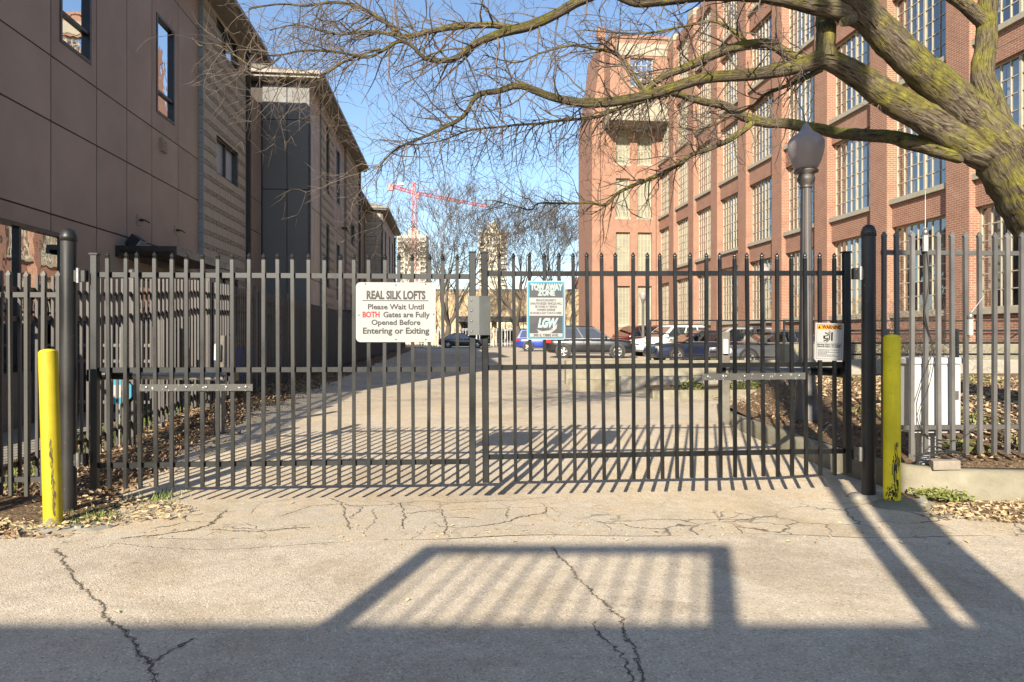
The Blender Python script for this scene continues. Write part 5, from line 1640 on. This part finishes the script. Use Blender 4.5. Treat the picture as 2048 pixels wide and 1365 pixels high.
# ================================================================== trees
def smooth_path(P, step):
    """P: list of (Vector, radius); Catmull-Rom resample"""
    pts = [Vector(p) for p, r in P]; rs = [r for p, r in P]
    out, ro = [], []
    for i in range(len(pts)-1):
        p0, p1, p2, p3 = pts[max(i-1,0)], pts[i], pts[i+1], pts[min(i+2,len(pts)-1)]
        n = max(2, int((p2-p1).length/step))
        for k in range(n):
            t = k/n
            out.append(.5*((2*p1)+(p2-p0)*t+(2*p0-5*p1+4*p2-p3)*t*t+(3*p1-p0-3*p2+p3)*t**3)); ro.append(rs[i]+(rs[i+1]-rs[i])*t)
    out.append(pts[-1]); ro.append(rs[-1])
    return out, ro
def px_path(L):
    return [(at(px, py, Y), w*Y/F_PX/2) for px, py, w, Y in L]
rt_ = random.Random(5)
def twig(mb, p, d, L, r, lvl, seg, droop, stats, zig=.35):
    """one wandering twig with side twigs"""
    n = max(3, int(L/.085)) if lvl < 3 else max(2, int(L/.07))
    pts, rads = [p.copy()], [r]
    dd = d.normalized()
    kids = []
    for i in range(n):
        dd = dd + Vector((rt_.gauss(0,zig), rt_.gauss(0,zig), rt_.gauss(0,zig)))*.55 + Vector((0,0,-droop))
        dd.normalize()
        p = p + dd*(L/n)
        pts.append(p.copy()); f = (i+1)/n; rads.append(r*(1-.72*f))
        if lvl < 3 and i > 0: kids.append((p.copy(), dd.copy(), rads[-1]))
    mb.tube(pts, rads, seg if lvl < 2 else 3, 0, True, False)
    stats[0] += 1
    if lvl < 3:
        m = (int(L/.11) if lvl == 1 else int(L/.12))
        for k in range(m):
            q, dq, rq = rt_.choice(kids) if kids else (p, dd, r)
            side = Vector((rt_.gauss(0,1), rt_.gauss(0,1), rt_.gauss(0,1))); side = (side - dq*side.dot(dq)).normalized()
            nd = dq*rt_.uniform(.25,.8) + side*rt_.uniform(.6,1.0) + Vector((0,0,rt_.uniform(-.25,.15)))
            twig(mb, q, nd, L*rt_.uniform(.28,.55), max(.0024, rq*.66), lvl+1, seg, droop*.8, stats, zig)
# ---- the big mossy tree over the gate
tree = thing('mossy_tree', 'big leaning bare tree with yellow moss on its forked trunk', 'tree', (6.35, 7.0, bedz(6.35,7.0)-.03))
TO = Vector(tree.location)
trunkL = [(2363, 949, 185.4, 7.0), (2293, 779, 159.2, 7.0), (2213, 629, 142.9, 7.0), (2133, 494, 135.7, 7.0), (2068, 389, 132.0, 7.0), (2008, 299, 115.8, 7.0)]
limbs = {
 'A': [(2070, 372, 76, 7.0), (2000, 288, 82, 6.95), (1912, 202, 72, 6.9), (1832, 132, 64.7, 6.8), (1758, 58, 59.8, 6.7), (1700, -10, 53.1, 6.6), (1620, -110, 45.6, 6.4)],
 'F': [(1730, 35, 52.2, 6.7), (1690, 25, 39.6, 6.65), (1610, 8, 32.4, 6.6), (1528, -8, 27.9, 6.5), (1420, -10, 25.2, 6.4), (1330, 0, 22.5, 6.3), (1272, 4, 19.8, 6.25), (1215, -15, 18.9, 6.2), (1164, 0, 20, 6.15), (1110, 30, 19, 6.1), (1059, 52, 20, 6.1), (1006, 66, 17, 6.05), (950, 88, 13, 6.0), (915, 115, 12, 6.0), (885, 122, 10, 6.0), (850, 118, 8, 5.95), (830, 98, 7, 5.9), (802, 82, 7, 5.9), (765, 102, 6, 5.85), (732, 115, 6, 5.8), (670, 104, 5, 5.75), (608, 102, 4, 5.7), (549, 112, 3.4, 5.65), (500, 105, 2.6, 5.6)],
 'F2': [(1030,60,16,6.08),(990,52,13,6.1),(925,52,12,6.15),(870,62,11,6.2),(806,74,10,6.2),(767,40,8,6.25),(720,15,7,6.3),(679,5,6,6.3),(620,12,4.6,6.35),(560,8,3.6,6.4),(500,20,2.8,6.4)],
 'B': [(2050, 350, 60, 7.0), (1945, 292, 70, 7.0), (1875, 250, 64, 7.0), (1774, 192, 56.0, 6.95), (1722, 155, 48.0, 6.9), (1679, 130, 41.6, 6.85), (1644, 120, 36.8, 6.8), (1590, 135, 28.8, 6.75), (1528, 146, 24.8, 6.7), (1491, 151, 23.2, 6.65), (1404, 158, 21.6, 6.6), (1298, 190, 19.2, 6.5), (1193, 207, 19, 6.4), (1112, 197, 16, 6.35), (1041, 172, 13, 6.3), (1000, 182, 12, 6.3), (957, 190, 11, 6.25), (940, 212, 9, 6.2), (925, 235, 8, 6.2), (865, 267, 6, 6.1), (795, 297, 3.6, 6.0), (760, 332, 2.2, 6.0)],
 'B2': [(1648,122,38,6.8),(1650,85,37,6.85),(1652,45,36,6.95),(1655,-10,35,7.1),(1650,-80,33,7.3)],
 'G': [(1660, 126, 25.5, 6.82), (1610, 125, 22.1, 6.9), (1572, 108, 20.4, 6.95), (1544, 91, 18.7, 7.0), (1500, 90, 20, 7.0), (1456, 98, 19, 6.95), (1420, 115, 18, 6.9), (1386, 130, 17, 6.85), (1323, 155, 14, 6.7), (1290, 185, 12, 6.55)],
 'H': [(1300,190,12,6.5),(1280,172,10,6.6),(1262,142,9,6.7),(1246,120,8,6.8),(1225,106,7,6.85),(1190,98,6,6.9),(1140,92,5,6.9),(1080,108,4,6.95),(1030,125,3,7.0),(970,110,2.4,7.0)],
 'D': [(1925, 312, 34, 7.05), (1880, 300, 40.5, 7.08), (1837, 290, 33.4, 7.2), (1774, 272, 26.4, 7.6), (1704, 271, 23.8, 8.2), (1633, 257, 22.0, 8.8), (1560, 246, 20.2, 9.0), (1502, 239, 20, 9.0), (1456, 214, 17, 8.9), (1404, 204, 14, 8.8), (1358, 190, 11.5, 8.6), (1320, 192, 9.5, 8.4), (1270, 208, 8.5, 8.2), (1225, 222, 7.5, 8.0), (1182, 236, 6.6, 7.8), (1112, 243, 5.6, 7.5), (1050, 250, 4.8, 7.3), (1006, 253, 4.2, 7.2), (936, 264, 3.3, 7.0), (870, 285, 2.5, 6.9), (810, 290, 2, 6.8)],
 'E': [(1510,242,13,9.0),(1474,271,11,8.9),(1446,288,10,8.8),(1386,309,9,8.6),(1344,338,8.5,8.5),(1281,366,7.6,8.4),(1235,387,6.6,8.3),(1214,409,5.8,8.2),(1180,407,4.8,8.1),(1140,408,4.2,8.0),(1076,408,3.5,7.9),(1059,420,3.1,7.8),(988,401,2,7.7)],
 'I': [(1640,140,14,6.85),(1590,165,8,6.9),(1527,190,7,6.95),(1509,207,6,7.0),(1450,240,4.4,7.05),(1390,262,3,7.1)],
 'C': [(2060, 380, 70.4, 7.02), (2008, 290, 58.1, 7.1), (1980, 200, 47.5, 7.2), (1964, 150, 41.4, 7.25), (1972, 88, 37.8, 7.3), (1976, 0, 35.2, 7.35), (1990, -90, 33.4, 7.4)],
 'C2': [(1970,40,30,7.3),(1935,15,26,7.25),(1900,-12,24,7.2),(1850,-60,20,7.1)],
 'J': [(800,72,8,6.2),(745,62,6,6.3),(690,70,5,6.3),(640,62,4,6.35),(590,48,3.2,6.4),(540,60,2.6,6.4)],
 'K': [(1500,90,8,7.0),(1460,60,7,7.05),(1420,42,6,7.1),(1370,52,5,7.1),(1310,64,4.4,7.15),(1240,66,3.6,7.2),(1170,60,2.6,7.2)],
 'L': [(760,100,5,5.85),(700,120,4,5.8),(640,150,3.4,5.75),(590,150,3,5.7),(540,165,2.6,5.7),(480,135,2,5.7)],
 'N': [(560,112,4,5.65),(520,140,3.4,5.6),(470,110,3,5.6),(430,92,2.6,5.6),(400,95,2,5.6)],
}
def off_path(P): return [(p-TO, r) for p, r in P]
pts, rad = smooth_path(off_path(px_path(trunkL)), .05)
mb = MB(); mb.tube(pts, rad, 30, 0, True, True, .10); mb.build('trunk', M['bark'], tree)
big = MB()
LP = {}
for nm, L in limbs.items():
    P = off_path(px_path(L))
    if P[0][1] < .03: P = [(p + Vector((0, .06*mnoise.noise(Vector((i*.8, ord(nm[0]), 1))), 0)), r) for i, (p, r) in enumerate(P)]
    pts, rad = smooth_path(P, .05 if P[0][1] > .03 else .07)
    if P[0][1] < .12:      # knobbly wander of the thinner limbs
        pts = [p + Vector((mnoise.noise(p*3.1), mnoise.noise(p*3.1+Vector((5,1,2))), mnoise.noise(p*3.1+Vector((1,7,4)))))*min(.05, .012+.2*r) for p, r in zip(pts, rad)]
    LP[nm] = (pts, rad)
    mb = MB(); w0 = P[0][1]
    mb.tube(pts, rad, 24 if w0 > .14 else 16 if w0 > .05 else 10, 0, True, True, .09 if w0 > .03 else .05)
    mb.build('limb', M['bark'], tree)
# stub and bark burrs
mb = MB(); a_, b_ = at(1705,40,6.62)-TO, at(1688,44,6.50)-TO
mb.tube([a_, b_], [.05,.045], 12, 0, True, True, .1); mb.build('cut_stub', M['bark'], tree)
stats = [0]
tw = MB()
for nm, (pts, rad) in LP.items():
    L = limbs[nm]
    tot = 0
    for i in range(1, len(pts)):
        tot += (pts[i]-pts[i-1]).length
        r = rad[i]; w = pts[i]+TO
        px = 1024 + w.x/w.y*F_PX
        # where the picture shows twigs: dense left of the forks, few on the thick limbs
        gap = .034 if r < .012 else .05 if r < .03 else .085 if r < .07 else .45
        if px > 1700: gap = max(gap, .8)
        if px < 640: gap *= 2.0
        while tot > gap:
            tot -= gap*rt_.uniform(.7,1.3)
            tg = (pts[i]-pts[i-1]).normalized()
            side = Vector((rt_.gauss(0,1), rt_.gauss(0,.8), rt_.gauss(0,1))); side = (side-tg*side.dot(tg)).normalized()
            d = tg*rt_.uniform(.2,1.0) + side*rt_.uniform(.5,1.0)
            Lt = rt_.uniform(.22,.62)*(1.25 if .006 < r < .05 else 1.0)*(.75 if nm in 'IN' else 1)
            twig(tw, pts[i]-side*r*.3, d, Lt, min(.010, max(.0042, r*.55)), 1 if rt_.random() < .62 else 2, 5, .035, stats)
# long hanging sprays below the main limb
for px in range(960, 1420, 8):
    nm = 'D' if px < 1340 else 'D'
    pts, rad = LP[nm]
    q = min(pts, key=lambda p: abs(1024+(p+TO).x/(p+TO).y*F_PX - px))
    twig(tw, q, Vector((rt_.uniform(-.8,.1), rt_.uniform(-.3,.3), -1)), rt_.uniform(.35,.8), 0.0055, 1, 4, .06, stats, .3)
for px in range(640, 1000, 7):
    nm = rt_.choice(('F','B','F2','D')) ; pts, rad = LP[nm]
    q = min(pts, key=lambda p: abs(1024+(p+TO).x/(p+TO).y*F_PX - px))
    twig(tw, q, Vector((rt_.uniform(-1,.2), rt_.uniform(-.4,.4), rt_.uniform(-1,.5))), rt_.uniform(.4,.8), 0.0056, 1, 4, .03, stats, .35)
tag(tw.build('twigs', M['twig'], tree), None, None, None, 'stuff')
print('twigs', stats[0], 'verts', len(tw.v))

# ---- bare trees in the distance
def far_tree(label, x, y, h, seed, spread=.42, lean=0.0):
    global rt_
    rt_ = random.Random(seed)
    t_ = thing('bare_tree', label, 'tree', (x, y, gz(x,y)-.02), 0, 'bare trees beyond the lot')
    tr, cw_ = MB(), MB()
    LEN = (.16,.30,.22,.155,.11,.08,.06)
    KID = (5, 4, 3, 3, 3, 3)
    def grow(p, d, r, lvl):
        L = h*LEN[lvl]*rt_.uniform(.75,1.2)
        n = 5 if lvl < 4 else 3
        pts, rads = [p.copy()], [r]; dd = d.normalized(); nodes = []
        for i in range(n):
            dd = (dd + Vector((rt_.gauss(0,.13), rt_.gauss(0,.13), rt_.gauss(.05,.09)))).normalized()
            p = p + dd*(L/n); pts.append(p.copy()); rads.append(r*(1-.40*(i+1)/n)); nodes.append((p.copy(), dd.copy(), rads[-1]))
        (tr if lvl < 2 else cw_).tube(pts, rads, 10 if lvl < 2 else 5 if lvl < 3 else 3, 0, True, False)
        if lvl >= 6: return
        for j in range(KID[lvl]):
            q, dq, rq = nodes[-1] if j < 2 or lvl == 0 else rt_.choice(nodes[1:])
            if lvl == 0:
                an = 6.283*j/KID[0] + rt_.uniform(-.4,.4); side = Vector((math.cos(an), math.sin(an), 0)); k = rt_.uniform(.35,.75)
            else:
                side = Vector((rt_.gauss(0,1), rt_.gauss(0,1), rt_.gauss(0,.6))); side = (side-dq*side.dot(dq)).normalized(); k = rt_.uniform(.35,.9)
            grow(q, dq + side*k*(spread/.42) + Vector((0,0,.12)), max(.016, rq*rt_.uniform(.5,.72)), lvl+1)
    grow(Vector((0,0,0)), Vector((lean,0,1)), h*.026, 0)
    tr.build('trunk', M['twig_far'], t_)
    tag(cw_.build('crown', M['twig_far'], t_), None, None, None, 'stuff')
p_ = at(900, 0, 72); far_tree('bare spreading tree with a dark forked trunk beyond the lot', p_.x, 72, 17.5, 3, .44)
p_ = at(1040, 0, 71); far_tree('bare tree with pale mossy leaning trunks behind the blue car', p_.x, 71.5, 16, 12, .42, -.05)
p_ = at(1105, 0, 78); far_tree('slender bare tree nearest the tall brick wing', p_.x, 78, 16.5, 21, .36)
p_ = at(842, 0, 76); far_tree('bare tree in front of the tower behind the crane', p_.x, 76, 14.5, 31, .42)

# ================================================================== shrubs, leaf litter, ground cover
rl = random.Random(9)
def leaf_quads(mb, n, fx, size, tilt=.5, up=.004):
    for _ in range(n):
        x, y, z = fx()
        s = size*rl.choice((.35,.5,.8,1,1.3,1.6))*rl.uniform(.8,1.2); a = rl.uniform(0,6.283)
        m_ = Matrix.Rotation(a,3,'Z') @ Matrix.Rotation(rl.gauss(0,tilt),3,'X') @ Matrix.Rotation(rl.gauss(0,tilt),3,'Y')
        w = s*rl.uniform(.3,.6)
        q = [Vector((-s/2,0,0)), Vector((0,-w/2,s*.12)), Vector((s/2,0,0)), Vector((0,w/2,s*.12))]
        c = Vector((x,y,z+up+s*.1))
        mb.add([m_ @ v + c for v in q], [(0,1,2,3)])
def strip(u0, u1, v0, v1):
    def f():
        u, v = rl.uniform(u0,u1), v0+(v1-v0)*rl.random()**1.6
        p = B2W(u, v); return p.x, p.y, gz(p.x,p.y)
    return f
mb = MB(); leaf_quads(mb, 9000, strip(-4.3,-2.75,4.9,20), .05); tag(mb.build('leaf_litter', M['leaf2']), None, None, None, 'stuff')
mb = MB(); leaf_quads(mb, 2600, strip(-4.3,-2.55,4.8,16), .06); tag(mb.build('leaf_litter', M['leaf']), None, None, None, 'stuff')
def bedpt(x0,x1,y0,y1):
    def f():
        while True:
            x, y = rl.uniform(x0,x1), rl.uniform(y0,y1)
            # inside the kerb
            if y > 5.62 and x > 3.2 + .0*y and not (x < 3.6 and y < 5.9): break
        return x, y, bedz(x,y)+ (.02*S(6,7,y) if x > 4.6 else 0)
    return f
mb = MB(); leaf_quads(mb, 9000, bedpt(4.5,9.5,5.7,11.6), .06); leaf_quads(mb, 350, bedpt(3.2,4.6,5.6,11.2), .05); tag(mb.build('leaf_litter', M['leaf']), None, None, None, 'stuff')
mb = MB(); leaf_quads(mb, 9000, bedpt(3.2,7.5,5.6,11.6), .036); tag(mb.build('leaf_litter', M['leaf2']), None, None, None, 'stuff')
def clump(f, n, r, h):
    """points of leafy clumps"""
    c = [f() for _ in range(n)]
    def g():
        x, y, z = rl.choice(c); a = rl.uniform(0,6.283); q = r*rl.random()**.6
        return x+q*math.cos(a), y+q*math.sin(a), z+h*rl.random()*(1-q/r*.6)
    return g
mb = MB(); leaf_quads(mb, 4200, clump(bedpt(4.3,9.5,6.0,11.4), 60, .3, .07), .05, .7); leaf_quads(mb, 1500, clump(bedpt(3.9,6.5,5.75,6.4), 14, .22, .12), .05, .7)
tag(mb.build('ground_cover', M['green']), None, None, None, 'stuff')
mb = MB(); leaf_quads(mb, 700, clump(lambda: (rl.gauss(3.38,.08), rl.gauss(5.42,.06), gz(3.4,5.4)+.01), 8, .12, .07), .035, .7)
tag(mb.build('weed_patch', M['green']), None, None, None, 'stuff')
def plp():
    x = rl.uniform(3.2,13); y = rl.uniform(13.4,14.3); return x, y, gz(x,y)+.13
mb = MB(); leaf_quads(mb, 4500, clump(plp, 46, .22, .24), .07, .8); tag(mb.build('planter_plants', M['green']), None, None, None, 'stuff')
# grass along the walk
mb = MB()
for _ in range(5200):
    p = B2W(rl.uniform(-4.3,-3.75)+rl.gauss(0,.05), 6+rl.random()*14); h = rl.uniform(.04,.11); a = rl.uniform(0,6.283)
    z = gz(p.x,p.y); dx, dy = .006*math.cos(a), .006*math.sin(a); lx, ly = rl.gauss(0,.03), rl.gauss(0,.03)
    mb.add([(p.x-dx,p.y-dy,z-.01),(p.x+dx,p.y+dy,z-.01),(p.x+lx,p.y+ly,z+h)], [(0,1,2)])
for cx_, cy_, n, rr_ in ((-3.05,4.98,240,.09),(-2.9,5.6,160,.1),(-3.4,5.1,120,.1)):
    for _ in range(n):
        x, y = rl.gauss(cx_,rr_), rl.gauss(cy_,rr_); z = gz(x,y)+.02; h = rl.uniform(.02,.06); a = rl.uniform(0,6.283)
        mb.add([(x-.005*math.cos(a),y-.005*math.sin(a),z-.02),(x+.005*math.cos(a),y+.005*math.sin(a),z-.02),(x+rl.gauss(0,.02),y+rl.gauss(0,.02),z+h)], [(0,1,2)])
tag(mb.build('grass', M['grass']), None, None, None, 'stuff')
# straw, bits of leaf and grit on the asphalt
def grit():
    while True:
        x = rl.uniform(-4.5,4.8); y = rl.choice((rl.gauss(4.62,.12), rl.gauss(4.62,.12), rl.uniform(3.0,9)))
        if y > 2.4: return x, y, gz(x,y)+.009
mb = MB(); leaf_quads(mb, 700, grit, .022, .3, .002); tag(mb.build('debris', M['straw']), None, None, None, 'stuff')
def verge():
    a, q = rl.uniform(0,6.283), rl.random()**.5
    x, y = 4.7+1.7*q*math.cos(a), 4.98+.34*q*math.sin(a); return x, y, gz(x,y)+.028
def verge2():
    a, q = rl.uniform(0,6.283), rl.random()**.5
    x, y = -3.9+1.5*q*math.cos(a), 5.1+.5*q*math.sin(a); return x, y, gz(x,y)+.028
mb = MB(); leaf_quads(mb, 3200, verge, .035, .35, .0); leaf_quads(mb, 2200, verge2, .04, .35, .0); tag(mb.build('straw_litter', M['straw']), None, None, None, 'stuff')
# bare shrub by the brick wall
def shrub(label, x, y, h, n, seed):
    global rt_
    rt_ = random.Random(seed); st = [0]
    t_ = thing('bare_shrub', label, 'shrub', (x,y,bedz(x,y) if y < 12 else gz(x,y)), 0, 'bare shrubs')
    mb = MB()
    for i in range(n):
        twig(mb, Vector((rt_.gauss(0,.1),rt_.gauss(0,.1),0)), Vector((rt_.gauss(0,.45),rt_.gauss(0,.45),1)), h*rt_.uniform(.6,1), .008, 1, 4, -.01, st, .22)
    tag(mb.build('stems', M['twig'], t_), None, None, None, 'stuff')
shrub('bare pale shrub behind the white cabinet against the brick wall', 8.2, 13.2, 2.0, 14, 4)
shrub('bare shrub between the lamp post and the gate end before the brick wall', 6.9, 13.0, 2.2, 14, 6)
# broken concrete chips by the right bollard
for i, (x, y, s) in enumerate(((3.14,5.24,.05),(3.2,5.33,.035),(3.1,5.17,.03),(-3.0,4.72,.03))):
    mb = MB(); vs_ = []
    for a_ in range(7):
        q = s*(1+.35*mnoise.noise(Vector((a_*1.7,i,2)))); vs_.append((q*math.cos(a_*.9), q*.7*math.sin(a_*.9)))
    mb.prism(vs_[::-1], 0, .018, plane='XY')
    tag(mb.build('concrete_chip', M['conc_lt'], None, (x, y, gz(x,y)+.02), (R(6),R(-5),i)), ('largest flat concrete chip beside the scuffed bollard','middling concrete chip between the scuffed bollard and the kerb','smallest concrete chip beside the scuffed bollard','small concrete chip beside the bright bollard footing')[i], 'rubble', 'concrete chips')
